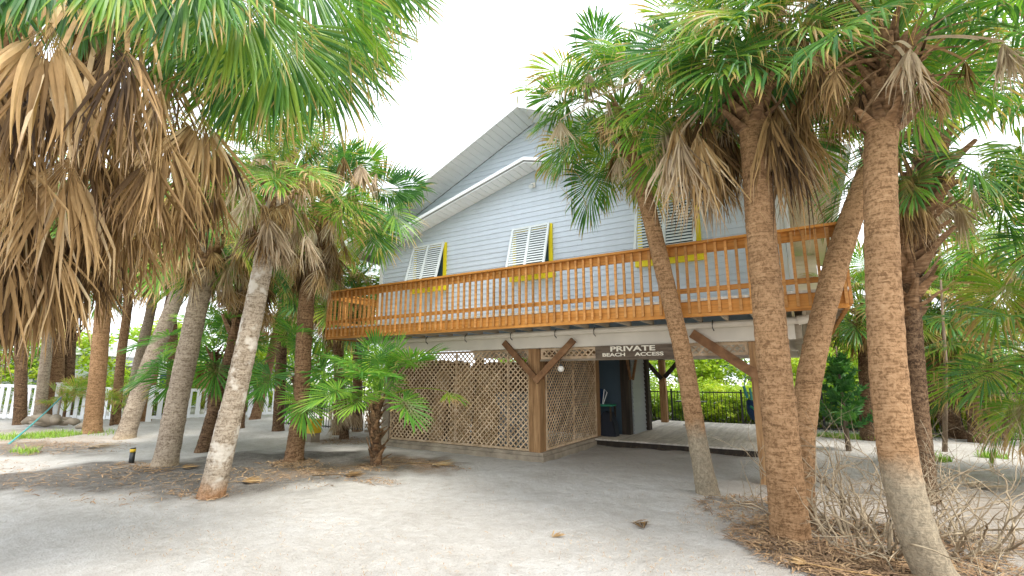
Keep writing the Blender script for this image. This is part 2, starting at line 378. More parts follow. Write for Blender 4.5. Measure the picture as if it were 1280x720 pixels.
# outer roof: ridge and eaves
RZ, RS, EX = 7.60, .455, 5.68            # ridge height, slope, half width
LZ, LS, LEX = 6.37, .285, 4.95           # small gable roof on the front wall
def main_z(x): return RZ - RS*abs(x-XC)
def low_z(x): return LZ - LS*abs(x-XC)
def siding_wall(name, plane, a0, a1, z0, ztop, mat, fixed, course=.118, sgn=-1):
    """plane 'y': wall facing -Y at Y=fixed between X a0..a1; plane 'x': wall facing +X at X=fixed between Y a0..a1. ztop(a) upper limit."""
    mb = MB()
    if plane == 'y':
        pts = [(a0, fixed+.03, z0), (a1, fixed+.03, z0)]
        mids = [a1, XC, a0] if a0 < XC < a1 else [a1, a0]
        pts += [(x, fixed+.03, ztop(x)) for x in mids]
        mb.prism(pts, (0, .12, 0))
    else:
        mb.prism([(fixed-.03, a0, z0), (fixed-.03, a1, z0), (fixed-.03, a1, ztop(a1)), (fixed-.03, a0, ztop(a0))], (-.12, 0, 0))
    w = mb.build(name, mat, house)
    z = z0
    while True:
        zt = z+course
        if plane == 'y':
            # usable width at the top of this course
            def span(zz):
                if min(ztop(a0), ztop(a1)) >= zz: return a0, a1
                if ztop(XC) <= zz: return None
                s = (ztop(XC)-zz)/RS; return max(a0, XC-s), min(a1, XC+s)
            A = span(z); B = span(zt)
            if A is None: break
            B = B or (XC-.01, XC+.01)
            v = [(A[0], fixed-.011, z), (A[1], fixed-.011, z), (A[1], fixed+.03, z), (A[0], fixed+.03, z),
                 (B[0], fixed+.002, zt), (B[1], fixed+.002, zt), (B[1], fixed+.03, zt), (B[0], fixed+.03, zt)]
        else:
            if z >= ztop(a0)-.02: break
            zt = min(zt, ztop(a0))
            v = [(fixed+.016, a0, z), (fixed+.016, a1, z), (fixed-.03, a1, z), (fixed-.03, a0, z),
                 (fixed-.002, a0, zt), (fixed-.002, a1, zt), (fixed-.03, a1, zt), (fixed-.03, a0, zt)]
        f = [(0,3,2,1),(4,5,6,7),(0,1,5,4),(1,2,6,5),(2,3,7,6),(3,0,4,7)]
        mesh_obj('siding_board', v, f, mat, w, Matrix.Identity(4))
        z += course
    return w
siding_wall('front_wall', 'y', X0, X1, 2.70, lambda x: main_z(x)-.14, M['siding'], YW)
siding_wall('side_wall', 'x', YW+.16, YBACK, 2.70, lambda y: main_z(X1)-.14, M['beige'], X1)
pe = MB().box((X1+.02, 15.53, 2.78), (.60, 15.6, 5.0)).build('porch_end_wall', M['beige'], house)
for k in range(18): pbox('siding_board', (X1+.02, 15.505+.004*(k%2), 2.78+k*.122), (.60, 15.53, 2.78+k*.122+.117), M['beige'], pe)
mb = MB(); mb.box((X0, YW+.15, 2.7), (X0+.12, YBACK, main_z(X0)-.15)); mb.box((X0+.12, YBACK-.12, 2.7), (X1-.15, YBACK, 5.1)); mb.build('rear_wall', M['siding'], house)
for cx in (X0, X1):
    MB().box((cx-.06, YW-.035, 2.70), (cx+.05, YW+.05, main_z(cx)-.15)).build('corner_trim', M['white'], house)
MB().tube([(X1+.10, YW-.09, 5.0), (X1+.10, YW-.09, 2.75)], .045, 8).build('downspout', M['white'], house)

# main roof
YF = YW-.80
mb = MB()
for s in (-1, 1):
    e = XC + s*EX
    mb.prism([(XC, YF, RZ-.10), (e, YF, RZ-.10-RS*EX), (e, YF, RZ-RS*EX), (XC, YF, RZ)], (0, YBACK+.5-YF, 0))
roof = mb.build('roof', M['shingle'], house)
def rake(xc, z, sl, hw, y, h, mat, parent, drop=.13):
    for s in (-1, 1):
        e = xc+s*hw; a = Vector((xc, y, z)); b = Vector((e, y, z-sl*hw))
        MB().prism([(a.x, y, a.z+.02), (b.x, y, b.z+.02), (b.x, y, b.z-h), (a.x, y, a.z-h)], (0, -.03, 0)).build('barge_board', mat, parent)
rake(XC, RZ, RS, EX, YF, .16, M['white'], roof)
for s in (-1, 1):
    e = XC+s*EX
    mb = MB().prism([(e, YF-.03, RZ-RS*EX+.02), (e+s*.11, YF-.03, RZ-RS*EX+.02), (e+s*.09, YF-.03, RZ-RS*EX-.11), (e, YF-.03, RZ-RS*EX-.13)], (0, YBACK+.5-YF, 0))
    mb.build('gutter', M['white'], roof)
def soffits(xc, z, sl, hw, y0, y1, thick, mat, parent, w=.155):
    ln = math.sqrt(1+sl*sl); n = int(hw*ln/w); dx = hw/n
    for s in (-1, 1):
        for i in range(n):
            xa = xc+s*(i*dx+.004); xb = xc+s*((i+1)*dx-.004)
            za = z-thick-sl*abs(xa-xc); zb = z-thick-sl*abs(xb-xc)
            v = [(xa,y0,za),(xb,y0,zb),(xb,y1,zb),(xa,y1,za),(xa,y0,za-.018),(xb,y0,zb-.012),(xb,y1,zb-.012),(xa,y1,za-.018)]
            f = [(0,1,2,3),(7,6,5,4),(0,4,5,1),(1,5,6,2),(2,6,7,3),(3,7,4,0)]
            mesh_obj('soffit_panel', v, f, mat, parent, Matrix.Identity(4))
soffits(XC, RZ, RS, EX, YF+.004, YW-.02, .12, M['white'], roof)
# beige porch ceiling under the right eave, in boards
y = YW-.0
xo = XC+EX-.02; xi = X1+.03
while y < YBACK:
    za = main_z(xi)-.12; zb = main_z(xo)-.12
    v = [(xi,y,za),(xo,y,zb),(xo,y+.19,zb),(xi,y+.19,za),(xi,y,za-.02),(xo,y,zb-.02),(xo,y+.19,zb-.014),(xi,y+.19,za-.014)]
    mesh_obj('ceiling_board', v, [(0,1,2,3),(7,6,5,4),(0,4,5,1),(1,5,6,2),(2,6,7,3),(3,7,4,0)], M['beige'], roof, Matrix.Identity(4)); y += .196
# small gable roof fixed on the front wall
YL = YW-.52
mb = MB()
for s in (-1, 1):
    e = XC+s*LEX
    mb.prism([(XC, YL, LZ-.07), (e, YL, LZ-.07-LS*LEX), (e, YL, LZ-LS*LEX), (XC, YL, LZ)], (0, YW-.02-YL, 0))
low = mb.build('front_gable_roof', M['shingle'], house)
rake(XC, LZ, LS, LEX, YL, .055, M['white'], low)
soffits(XC, LZ, LS, LEX, YL+.004, YW-.02, .085, M['white'], low)
# small floodlight under the gable
fl = MB().box((-4.93, YW-.06, 5.86), (-4.83, YW-.017, 5.96)).tube([(-4.88, YW-.06, 5.93), (-4.88, YW-.12, 5.90)], .012, 6).build('floodlight', M['grey_wood'] if 0 else M['lamp'], house)
MB().tube([(-4.88, YW-.10, 5.90), (-4.88, YW-.17, 5.83)], [.03, .05], 10).build('lamp_head', M['shutter'], fl)

# windows with tilted louvred shutters
def window(xa, xb, za, zb):
    t = .085
    fr = MB()
    y0, y1 = YW-.05, YW-.012
    fr.box((xa, y0, za), (xa+t, y1, zb)); fr.box((xb-t, y0, za), (xb, y1, zb))
    fr.box((xa+t+.001, y0, zb-t), (xb-t-.001, y1, zb))
    w = fr.build('window', M['yellow'], house)
    MB().box((xa-.06, YW-.10, za-.12), (xb+.06, YW-.014, za-.002)).build('sill', M['yellow'], w)
    MB().box((xa+t, YW-.03, za), (xb-t, YW-.02, zb-t)).build('pane', M['glass'], w)
    # shutter hinged at the top, pushed out at the foot
    top = Vector(((xa+xb)/2, YW-.07, zb-.01)); L = zb-za; out = .31
    d = Vector((0, -out, -math.sqrt(L*L-out*out))).normalized(); nrm = Vector((0, -1, 0)); nrm = (nrm-d*nrm.dot(d)).normalized()
    xl, xr = xa+.02, xb-.07; fb = MB(); xm = (xl+xr)/2
    for x in (xl, xm, xr): fb.bar((x, top.y, top.z), Vector((x, top.y, top.z))+d*L, .05 if x != xm else .06, .035, nrm)
    for u in (0, 1):
        c = top+d*(L*u); fb.bar((xl-.025, c.y, c.z), (xr+.025, c.y, c.z), .05, .034, nrm)
    fb.bar((xl-.3+.3, top.y, zb-.0), (xr, top.y, zb-.0), .03, .03, (0,0,1))
    sh = fb.build('louvred_shutter', M['shutter'], house)
    nn = 17
    for i in range(nn):
        c = top+d*(L*(i+1)/(nn+1))
        for a, b in ((xl+.025, xm-.03), (xm+.03, xr-.025)):
            pbar('louvre', (a, c.y, c.z), (b, c.y, c.z), .050, .006, nrm*.95 - d*.42, M['shutter'], sh)
    MB().tube([(xr-.03, YW-.06, za+.1), Vector((xr-.03, top.y, top.z))+d*L*.93], .009, 6).build('stay_arm', M['white'], sh)
window(-8.42, -7.36, 3.83, 4.93); window(-5.42, -4.42, 3.83, 4.93); window(-2.55, -1.38, 3.83, 5.0)

# upper deck: rim boards, joists, planks
XA, XR = -9.80, .60
dk = MB().box((XA, YD, 2.50), (XR, YD+.04, 2.735)).build('balcony_deck', M['stain_h'], house)
MB().box((XR-.04, YD+.042, 2.50), (XR, YBACK, 2.735)).build('rim_joist', M['stain_h'], dk)
MB().box((XA, YD+.042, 2.50), (XA+.04, 13.5, 2.735)).build('rim_joist', M['stain_h'], dk)
y = YD-.02; i = 0
while y < YW-.05:
    pbox('deck_board', (XA-.02, y, 2.738), (XR+.02, y+.135, 2.775), M['plank'], dk); y += .143
y = YW+.02
while y < YBACK:
    pbox('deck_board', (X1+.06, y, 2.738), (XR+.02, y+.135, 2.775), M['grey_wood'], dk); y += .143
y = YW+.02
while y < 13.4:
    pbox('deck_board', (XA-.02, y, 2.738), (X0-.02, y+.135, 2.775), M['grey_wood'], dk); y += .143
x = XA+.3
while x < X1:
    pbox('joist', (x, YD+.042, 2.505), (x+.04, YB-.13, 2.735), M['joist'], dk); x += .405
y = YD+.35
while y < YBACK-.1:
    pbox('joist', (X1+.22, y, 2.52), (XR-.042, y+.045, 2.735), M['joist'], dk); y += .40
MB().box((X1+.17, YD+.042, 2.51), (X1+.215, YBACK-.3, 2.735)).build('joist', M['joist'], dk)
MB().box((X0+.1, YB-.12, 2.475), (X1+.16, YBACK-.2, 2.497)).build('underfloor_panel', M['beam_white'], house)

# railings
def railing(p, q, name, first=True, nspace=.141):
    p = Vector(p); q = Vector(q); d = (q-p); L = d.length; d.normalize(); up = Vector((0,0,1)); n = d.cross(up)   # n points outward
    z = lambda v, zz: Vector((v.x, v.y, zz))
    mb = MB().bar(z(p, 3.64), z(q, 3.64), .14, .036, up); r = mb.build(name, M['stain_h'], house)
    pin = -n*.03
    pbar('top_board', z(p+pin, 3.55), z(q+pin, 3.55), .138, .034, n, M['stain_h'], r)
    pbar('bottom_rail', z(p+pin, 2.91), z(q+pin, 2.91), .075, .034, n, M['stain_h'], r)
    k = int(L/nspace); s = L/k
    for i in range(k+1):
        c = p+d*(min(max(i*s, .02), L-.02))+n*.012
        pbar('baluster', z(c, 2.555), z(c, 3.615), .038, .036, n, M['stain'], r)
    return r
railing((XA, YD-.015, 0), (XR, YD-.015, 0), 'front_railing')
railing((XR+.02, YD, 0), (XR+.02, 16.5, 0), 'side_railing', nspace=.16)
railing((XA-.02, 13.3, 0), (XA-.02, YD+.05, 0), 'side_railing', nspace=.16)

# ground-floor frame
MB().box((-8.78, YB-.10, 2.175), (X1+.05, YB-.04, 2.45)).build('beam', M['beam_white'], house)
for yy in (12.3, 16.4): MB().box((-8.78, yy, 2.17), (X1+.05, yy+.12, 2.47)).build('beam', M['beam_white'], house)
MB().box((X1+.02, YB+.0, 2.2), (X1+.14, YBACK-.3, 2.46)).build('beam', M['joist'], house)
pp = MB().tube([(-8.9, YB-.19, 2.45), (X1+.12, YB-.19, 2.45)], .055, 10)
pp.build('long_pipe', M['pvc'], house)
MB().tube([(X1+.10, YB-.19, 2.45), (X1+.22, YB-.19, 2.47), (X1+.27, YB-.19, 2.52)], [.075, .07, .03], 12).build('pipe_end', M['pvc'], house)
MB().tube([(-8.9, YB-.13, 2.485), (X1, YB-.13, 2.485)], .014, 6).build('conduit', M['white'], house)
for x in (-7.3, -6.2, -5.05, -4.05, -3.25, -1.9, -1.2):
    MB().tube([(x, YB-.20, 2.52), (x, YB-.262, 2.46), (x, YB-.255, 2.39), (x+.01, YB-.2, 2.35)], .009, 6).build('pipe_hook', M['black'], house)
def post(x, y, w, z0, z1, mat='brown', wd=None):
    return MB().box((x, y, z0), (x+w, y+(wd or w), z1)).build('post', M[mat], house)
post(-4.76, YB-.03, .25, -.05, 2.17)
post(-8.80, YB-.02, .20, -.05, 2.17, 'grey_wood')
post(-.72, YB-.02, .20, -.05, 2.17); post(-4.72, 11.62, .22, 0, 2.47)
for x, y in ((-8.8, 12.4), (-8.8, 16.3), (-4.15, 16.4), (-.75, 12.5), (-.75, 16.4)): post(x, y, .2, -.05, 2.47)
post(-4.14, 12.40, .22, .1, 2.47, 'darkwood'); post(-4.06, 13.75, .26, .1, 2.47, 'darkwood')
def brace(a, b, y, mat='brace', w=.135):
    pbar('brace', (a[0], y, a[1]), (b[0], y, b[1]), w, .055, (0,-1,0), M[mat], house)
def bpt(x, y, yy): q = ony(x, y, yy); return (q.x, q.z)
brace(bpt(630, 428, YB-.135), bpt(672, 476, YB-.135), YB-.135, w=.12); brace(bpt(717, 425, YB-.195), bpt(669, 477, YB-.195), YB-.195, w=.12)
brace(bpt(706, 437, YB+.03), bpt(683, 466, YB+.03), YB-.02, w=.08)
brace((-1.55, 2.33), (-.58, 1.60), YB-.135, w=.15)
pbar('brace', (-4.50, YB+.05, 1.60), (-4.50, YB+.60, 2.2), .12, .055, (1,0,0), M['brace'], house)
pbar('brace', (-4.55, 11.65, 1.60), (-4.55, 11.1, 2.2), .12, .055, (1,0,0), M['brace'], house)
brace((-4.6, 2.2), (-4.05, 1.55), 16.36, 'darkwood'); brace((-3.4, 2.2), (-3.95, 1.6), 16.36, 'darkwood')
pbar('brace', (-3.87, 12.42, 1.55), (-3.87, 12.1, 2.3), .07, .05, (1,0,0), M['brace'], house); pbar('brace', (-3.83, 12.5, 1.55), (-3.83, 13.0, 2.3), .07, .05, (1,0,0), M['brace'], house)

# lattice screens: a frame and crossing slats
def lattice(name, o, u, L, z0, z1, n, sp=.118, frames=(), sw=.027):
    o = Vector(o); u = Vector(u); n = Vector(n); P = lambda a, z: o+u*a+Vector((0,0,z))
    fb = MB(); t = .045
    fb.bar(P(0, z0+t/2), P(L, z0+t/2), t, .034, n); fb.bar(P(0, z1-t/2), P(L, z1-t/2), t, .034, n)
    for a in [t/2, L-t/2]+list(frames): fb.bar(P(a, z0+t+.001), P(a, z1-t-.001), t if a in (t/2, L-t/2) else .03, .034 if a in (t/2, L-t/2) else .036, n)
    fr = fb.build(name, M['lattice'], house)
    H = z1-z0
    for k, off in ((1, .007), (-1, -.007)):
        c = -H
        while c < L:
            # line a = c + h (k=1) ; a = c + H - h (k=-1)
            a0, a1 = max(0, c), min(L, c+H)
            if a1-a0 > .03:
                if k == 1: p, q = P(a0, z0+a0-c), P(a1, z0+a1-c)
                else: p, q = P(a0, z1-(a0-c)), P(a1, z1-(a1-c))
                pbar('slat', p+n*off, q+n*off, sw, .009, n, M['lattice'], fr)
            c += sp
    return fr
lattice('lattice_screen', (-8.58, YB+.03, 0), (1,0,0), 3.82, .17, 2.17, (0,-1,0), frames=(1.95, 3.3))
lattice('lattice_screen', (-4.53, YB+.25, 0), (0,1,0), 2.77, .17, 2.17, (1,0,0), frames=(1.4,))
lattice('lattice_valance', (-4.50, YB+.03, 0), (1,0,0), 3.77, 1.955, 2.172, (0,-1,0), frames=(2.3,))
MB().box((-4.50, YB-.02, 1.915), (-.73, YB+.02, 1.952)).build('valance_rail', M['grey_wood'], house)
MB().box((-8.95, YB-.10, -.03), (-4.46, YB-.045, .10)).box((-8.95, YB-.06, .102), (-4.44, YB+.06, .165)).build('sill_board', M['grey_wood'], house)
MB().box((-4.46+.001, YB-.10, -.03), (-4.41, 11.9, .10)).box((-4.56, YB+.062, .102), (-4.44, 11.9, .165)).build('sill_board', M['grey_wood'], house)

# storage room in the middle of the open floor, with siding boards
def plain_siding(name, fixed, a0, a1, z0, z1, mat, plane, course=.118):
    if plane == 'y': w = MB().box((a0, fixed+.03, z0), (a1, fixed+.1, z1)).build(name, mat, house)
    else: w = MB().box((fixed-.1, a0, z0), (fixed-.03, a1, z1)).build(name, mat, house)
    z = z0
    while z < z1-.02:
        zt = min(z+course, z1)
        if plane == 'y':
            v = [(a0,fixed-.014,z),(a1,fixed-.014,z),(a1,fixed+.029,z),(a0,fixed+.029,z),(a0,fixed,zt),(a1,fixed,zt),(a1,fixed+.029,zt),(a0,fixed+.029,zt)]
        else:
            v = [(fixed+.03,a0,z),(fixed+.03,a1,z),(fixed-.029,a1,z),(fixed-.029,a0,z),(fixed,a0,zt),(fixed,a1,zt),(fixed-.029,a1,zt),(fixed-.029,a0,zt)]
        mesh_obj('siding_board', v, [(0,3,2,1),(4,5,6,7),(0,1,5,4),(1,2,6,5),(2,3,7,6),(3,0,4,7)], mat, w, Matrix.Identity(4)); z += course
plain_siding('storage_front_wall', 12.45, -6.6, -4.15, .12, 2.47, M['siding_dk'], 'y')
plain_siding('storage_side_wall', -3.90, 12.63, 13.74, .12, 2.47, M['siding_lt'], 'x')
x = -8.55
while x < -6.6:                                   # rough boards added behind the latticed bay, open on top for light spots
    pbox('added_screen_board', (x, 11.9, 0), (x+.19, 11.93, 2.02 + .03*math.sin(x*7)), M['brown'], house); x += .2
y = 8.8
while y < 11.9:  # side boards added to block the bright background behind the lattice
    pbox('added_screen_board', (-8.72, y, 0), (-8.69, y+.19, 2.07 + .02*math.sin(y*9)), M['brown'], house); y += .2
# walkway platform
pf = MB().box((-4.44, 11.30, -.02), (-.42, 11.34, .12)).build('platform', M['darkwood'], house)  # dark front board paints in the shaded gap under the planks
x = -4.44
while x < -.5:
    pbox('plank', (x, 11.27, .122), (x+.135, 17.2, .155), M['plank'], pf); x += .141

# sign
s0 = ony(745, 448, YB-.14); s1 = ony(851, 445, YB-.14)
sx0, sx1 = s0.x, s1.x; sz0, sz1 = 1.925, 2.165
sg = MB().box((sx0, YB-.165, sz0), (sx1, YB-.125, sz1)).build('wooden_sign', M['signwood'], None)
tag(sg, 'brown wooden sign reading PRIVATE BEACH ACCESS hung under the balcony beam', 'sign')
def text_mesh(txt, size, loc, parent, wid=None):
    cu = bpy.data.curves.new('t', 'FONT'); cu.body = txt; cu.size = size; cu.extrude = .003; cu.offset = size*.025; cu.align_x = 'LEFT'
    ob = bpy.data.objects.new('t', cu); COL.objects.link(ob); dg = bpy.context.evaluated_depsgraph_get()
    me = bpy.data.meshes.new_from_object(ob.evaluated_get(dg)); COL.objects.unlink(ob); bpy.data.objects.remove(ob)
    xs = [v.co.x for v in me.vertices]; k = wid/(max(xs)-min(xs)) if wid else 1; x0 = min(xs)
    for v in me.vertices: v.co.x = (v.co.x-x0)*k
    me.materials.clear(); me.materials.append(M['signpaint'])
    return inst('lettering', me, parent, Matrix.Translation(Vector(loc)) @ Matrix.Rotation(R(90), 4, 'X'))
ty = YB-.169
fx = lambda px: ony(px, 435, YB-.165).x
text_mesh('PRIVATE', .125, (fx(763), ty, 2.065), sg, fx(819)-fx(763))
text_mesh('BEACH', .085, (fx(753), ty, 1.975), sg, fx(781)-fx(753))
text_mesh('ACCESS', .085, (fx(793), ty, 1.975), sg, fx(829)-fx(793))

# globe hanging from the brace
g0 = ony(701, 461, YB-.12); gl = empty('globe_lamp', g0, 'small round white globe hanging beside the corner post braces', 'lamp')
bm = bmesh.new(); bmesh.ops.create_uvsphere(bm, u_segments=16, v_segments=10, radius=.062); me = bpy.data.meshes.new('globe'); bm.to_mesh(me); bm.free()
me.materials.append(M['lamp']); me.polygons.foreach_set('use_smooth', [True]*len(me.polygons)); inst('globe', me, gl, Matrix.Translation(g0))
MB().tube([g0+Vector((0,0,.05)), g0+Vector((0,0,.085))], .028, 10).tube([g0+Vector((0,0,.08)), g0+Vector((0,0,.19))], .006, 5).build('cap', M['black'], gl)
# fix: MB builds in world space below any parent

# things stored in the open floor
t = empty('work_table', (-4.6, 11.95, 0.15), 'narrow green-topped table beside the dark blue storage wall', 'table')
MB().box((-5.0, 11.85, .88), (-4.22, 12.25, .92)).build('table_top', M['green_pl'], t)
for x, y in ((-4.98, 11.87), (-4.27, 11.87), (-4.98, 12.2), (-4.27, 12.2)): pbox('leg', (x, y, .1), (x+.04, y+.04, .88), M['darkwood'], t)
bag = MB().prism([(-4.62, 11.80, .02), (-4.10, 11.80, .02), (-4.15, 11.84, .45), (-4.28, 11.9, .72), (-4.45, 11.9, .74), (-4.6, 11.85, .5)], (0, .3, 0)).build('storage_bag', M['navy'], None)
tag(bag, 'large dark storage bag standing under the green-topped table', 'bag')
ch = empty('camping_chair', (-4.62, 12.05, .92), 'folded blue camping chair lying on the green-topped table', 'chair')
MB().prism([(-4.85, 12.0, .93), (-4.50, 12.0, .93), (-4.44, 12.03, 1.28), (-4.62, 12.03, 1.34), (-4.85, 12.0, 1.2)], (0, .04, 0)).build('seat_fabric', M['blue_fab'], ch)
MB().tube([(-4.49, 11.98, .93), (-4.43, 11.98, 1.3), (-4.36, 11.98, 1.22), (-4.47, 11.98, .93)], .011, 6).build('frame', M['white'], ch)
for i, (x, w, zt) in enumerate(((-8.2, .42, 1.75), (-7.6, .62, 1.85), (-6.9, .7, 1.78))):
    o = MB().prism([(x, 9.6, .02), (x+w, 9.6, .02), (x+w, 9.85, zt), (x, 9.85, zt)], (0, .03, 0)).build('plywood_sheet', M['ply'], None)
    tag(o, ['narrow tan plywood sheet leaning behind the lattice nearest the outer post', 'wide tan plywood sheet leaning behind the lattice, middle of three', 'tan plywood sheet leaning behind the lattice, nearest the sign'][i], 'board', 'plywood sheets behind the lattice')
tk = empty('storage_cabinet', (-5.9, 9.9, 0), 'pale grey-blue cabinet standing behind the front lattice', 'cabinet')
MB().box((-6.3, 9.75, .05), (-5.2, 10.25, 1.25)).build('body', M['siding_lt'], tk)
for x in (-6.28, -5.74): MB().box((x, 9.73, .1), (x+.52, 9.748, 1.2)).build('door', M['siding_lt'], tk)

# picnic table and hanging chair on and past the platform
pt = empty('patio_table', (-2.75, 14.6, .155), 'small dark patio table on the walkway behind the leaning palm', 'table')
MB().box((-3.45, 15.5, .86), (-2.6, 15.9, .89)).build('table_top', M['black'], pt)
MB().box((-3.06, 15.67, .155), (-3.02, 15.73, .86)).build('leg', M['black'], pt)
MB().box((-3.3, 15.66, .157), (-2.8, 15.74, .18)).build('foot', M['black'], pt)
hz = empty('hanging_chair', (-1.3, 15.2, 1.55), 'dark blue and green hammock chair hanging beside the rear post', 'hammock')
q0 = ony(937, 500, 14.0); q1 = ony(946, 527, 14.0)
MB().tube([q0+Vector((-.04,0,0)), q0+Vector((.03,0,-.14)), (q0+q1)/2+Vector((.05,0,0)), q1+Vector((.03,0,.08)), q1+Vector((.06,0,-.02))], [.05, .14, .20, .15, .05], 10).build('seat_cloth', M['blue_fab'], hz, True)
MB().tube([q0+Vector((-.05,0,.05)), q0+Vector((-.11,0,.35))], .035, 6).tube([q0+Vector((.05,0,0)), q0+Vector((.03,0,.3))], .03, 6).tube([q0+Vector((-.1,0,.3)), q0+Vector((0,0,1.0))], .012, 5).build('rope', M['teal'], hz)
MB().tube([q0+Vector((.02,-.14,-.15)), (q0+q1)/2+Vector((.10,-.2,0)), q1+Vector((.06,-.15,.1))], .03, 6).build('green_stripe', M['green_pl'], hz)

# ---------------------------------------------------------------- fences
def metal_fence(p, q, h, label, gap=.115, posts=2.2, name='metal_fence'):
    p = Vector(p); q = Vector(q); d = q-p; L = d.length; d.normalize(); n = d.cross(Vector((0,0,1)))
    e = empty(name, p, label, 'fence')
    for z in (.1, h-.04): pbar('rail', p+Vector((0,0,z)), q+Vector((0,0,z)), .035, .03, n, M['black'], e)
    k = int(L/gap)
    for i in range(min(k, 280)+1):
        c = p+d*(L*i/min(k, 280)); pbar('picket', c+Vector((0,0,.05)), c+Vector((0,0,h+.0)), .016, .016, n, M['black'], e)
    for i in range(int(L/posts)+1):
        c = p+d*(i*posts); pbar('fence_post', c+Vector((0,0,-.05)), c+Vector((0,0,h+.06)), .055, .055, n, M['black'], e)
FY = 17.4
metal_fence((-8.4, FY, 0), (3.6, FY, 0), 1.15, 'black metal fence behind the house in front of the bright hedge')
metal_fence((3.75, 16.9, 0), (12, 16.6, 0), 1.25, 'black metal fence behind the hanging palm leaves at far right')
metal_fence((-15.4, 10.25, 0), (-11.3, 10.25, 0), 1.35, 'black metal fence section left of the house behind the palms')
def picket_fence(p, q, h0, h1):
    p = Vector(p); q = Vector(q); d = q-p; L = d.length; d.normalize(); n = d.cross(Vector((0,0,1)))
    e = empty('picket_fence', p, 'white picket fence with flat rails standing behind the left palms', 'fence')
    hh = lambda a: h0+(h1-h0)*a/L
    for f in (.12, .94): pbar('rail', p+Vector((0,0,h0*f)), q+Vector((0,0,h1*f)), .11, .05, n, M['picket'], e)
    a = 0
    while a < L:
        c = p+d*a; pbar('picket', c+n*.04+Vector((0,0,.08)), c+n*.04+Vector((0,0,hh(a)*.93)), .15, .03, n, M['picket'], e); a += .30
    a = 0
    while a <= L+.01:
        c = p+d*a; pbar('fence_post', c+Vector((0,0,-.05)), c+Vector((0,0,hh(a)+.06)), .17, .17, n, M['picket'], e)
        pbar('post_cap', c+Vector((0,0,hh(a)+.062)), c+Vector((0,0,hh(a)+.10)), .22, .22, n, M['picket'], e); a += 3.33
P0 = onz(-120, 524); P1 = onz(172, 527.5); P2 = onz(345, 520)
picket_fence(P0, P1, 1.48, 1.22); picket_fence(P1+(P2-P1).normalized()*.3, P2, 1.2, 1.15)
for i, o in enumerate([o for o in COL.objects if o.name.startswith('picket_fence')]):
    o['label'] = ['long white picket fence with a capped post behind the leftmost palms', 'far white picket fence run behind the pale leaning palms'][i]
# white lattice screen left of the house
lf = empty('lattice_fence', (-11.2, 10.25, 0), 'low dark and white lattice fence between the metal fence and the house', 'fence')
fb = MB()
fb.box((-11.2, 10.23, .02), (-9.7, 10.27, .09)).box((-11.2, 10.23, 1.1), (-9.7, 10.27, 1.17)).build('frame', M['grey_wood'], lf)
c = -1.0
while c < 1.5:
    a0, a1 = max(0, c), min(1.5, c+1.0)
    pbar('slat', (-11.2+a0, 10.245, .1+a0-c), (-11.2+a1, 10.245, .1+a1-c), .04, .01, (0,-1,0), M['lattice'], lf)
    pbar('slat', (-11.2+a0, 10.257, 1.1-(a0-c)), (-11.2+a1, 10.257, 1.1-(a1-c)), .04, .01, (0,-1,0), M['lattice'], lf); c += .16

# ---------------------------------------------------------------- palm leaves
def fan(V, F, C, P, d, s, L, n=38, spread=125, fold=.25, grav=.5, g0=.0, segs=6, wmax=.05, curl=.0, seed=0, unite=.42, lenvar=.15, costa=.35, kink=0):
    r = random.Random(seed); d = Vector(d).normalized(); s = Vector(s); s = (s-d*s.dot(d)).normalized(); nn = d.cross(s)
    if nn.z < 0: pass
    A = R(spread); da = 2*A/(n-1); G = Vector((0, 0, -1))
    # the short curved midrib
    cp = [Vector(P)]; cd_ = d.copy(); K = 5
    for i in range(K): cd_ = (cd_+G*(.10+g0*.3)).normalized(); cp.append(cp[-1]+cd_*(costa*L/K))
    for i in range(n):
        a = -A+da*i; u = 1-abs(a)/A; fi = u*u*K; k0 = min(int(fi), K-1); st = cp[k0].lerp(cp[k0+1], fi-k0)
        ax = r.gauss(0, da*.12)
        dr = d*math.cos(a+ax)+s*math.sin(a+ax)+nn*(fold*abs(math.sin(a))+r.gauss(0, .05))
        dr.normalize(); cr = (-d*math.sin(a)+s*math.cos(a)); cr = (cr-dr*cr.dot(dr)).normalized()
        ln = L*(.62+.38*math.cos(a*.72))*(1-r.random()*lenvar)*(1-.18*u); rv = r.random(); rv2 = r.random()
        lat = Vector((r.gauss(0, 1), r.gauss(0, 1), 0))*curl; gk = grav*(.55+.9*r.random()); tw = r.gauss(0, .35)*(1+curl*6)
        kk = r.uniform(.5, .8) if r.random() < kink else 9
        b = len(V); p = st.copy(); step = ln/segs
        for j in range(segs+1):
            t = j/segs; dist = (p-Vector(P)).length
            w = min(2*(t*ln*.9+.012)*math.tan(da/2)*1.02, wmax) if t <= unite else wmax*max(0, 1-(t-unite)/(1-unite))**.75
            w = min(w, wmax); w = max(w, .0015)
            m = dr.cross(cr).normalized(); c2 = cr*math.cos(tw*t)+m*math.sin(tw*t); m2 = dr.cross(c2)
            V.append(p-c2*w*.5); V.append(p+m2*w*.22); V.append(p+c2*w*.5)
            for q in range(3): C.append((rv, t, rv2, 1))
            if t > kk and kk < 5: dr = (dr*.25+G).normalized(); kk = 9
            dr = (dr+G*(g0+gk*t*t*1.25)*(6/segs)*.42+lat*(6/segs)).normalized(); cr = (cr-dr*cr.dot(dr)); cr = cr.normalized() if cr.length > 1e-4 else s
            p = p+dr*step
        for j in range(segs):
            q = b+3*j; F.append((q, q+1, q+4, q+3)); F.append((q+1, q+2, q+5, q+4))
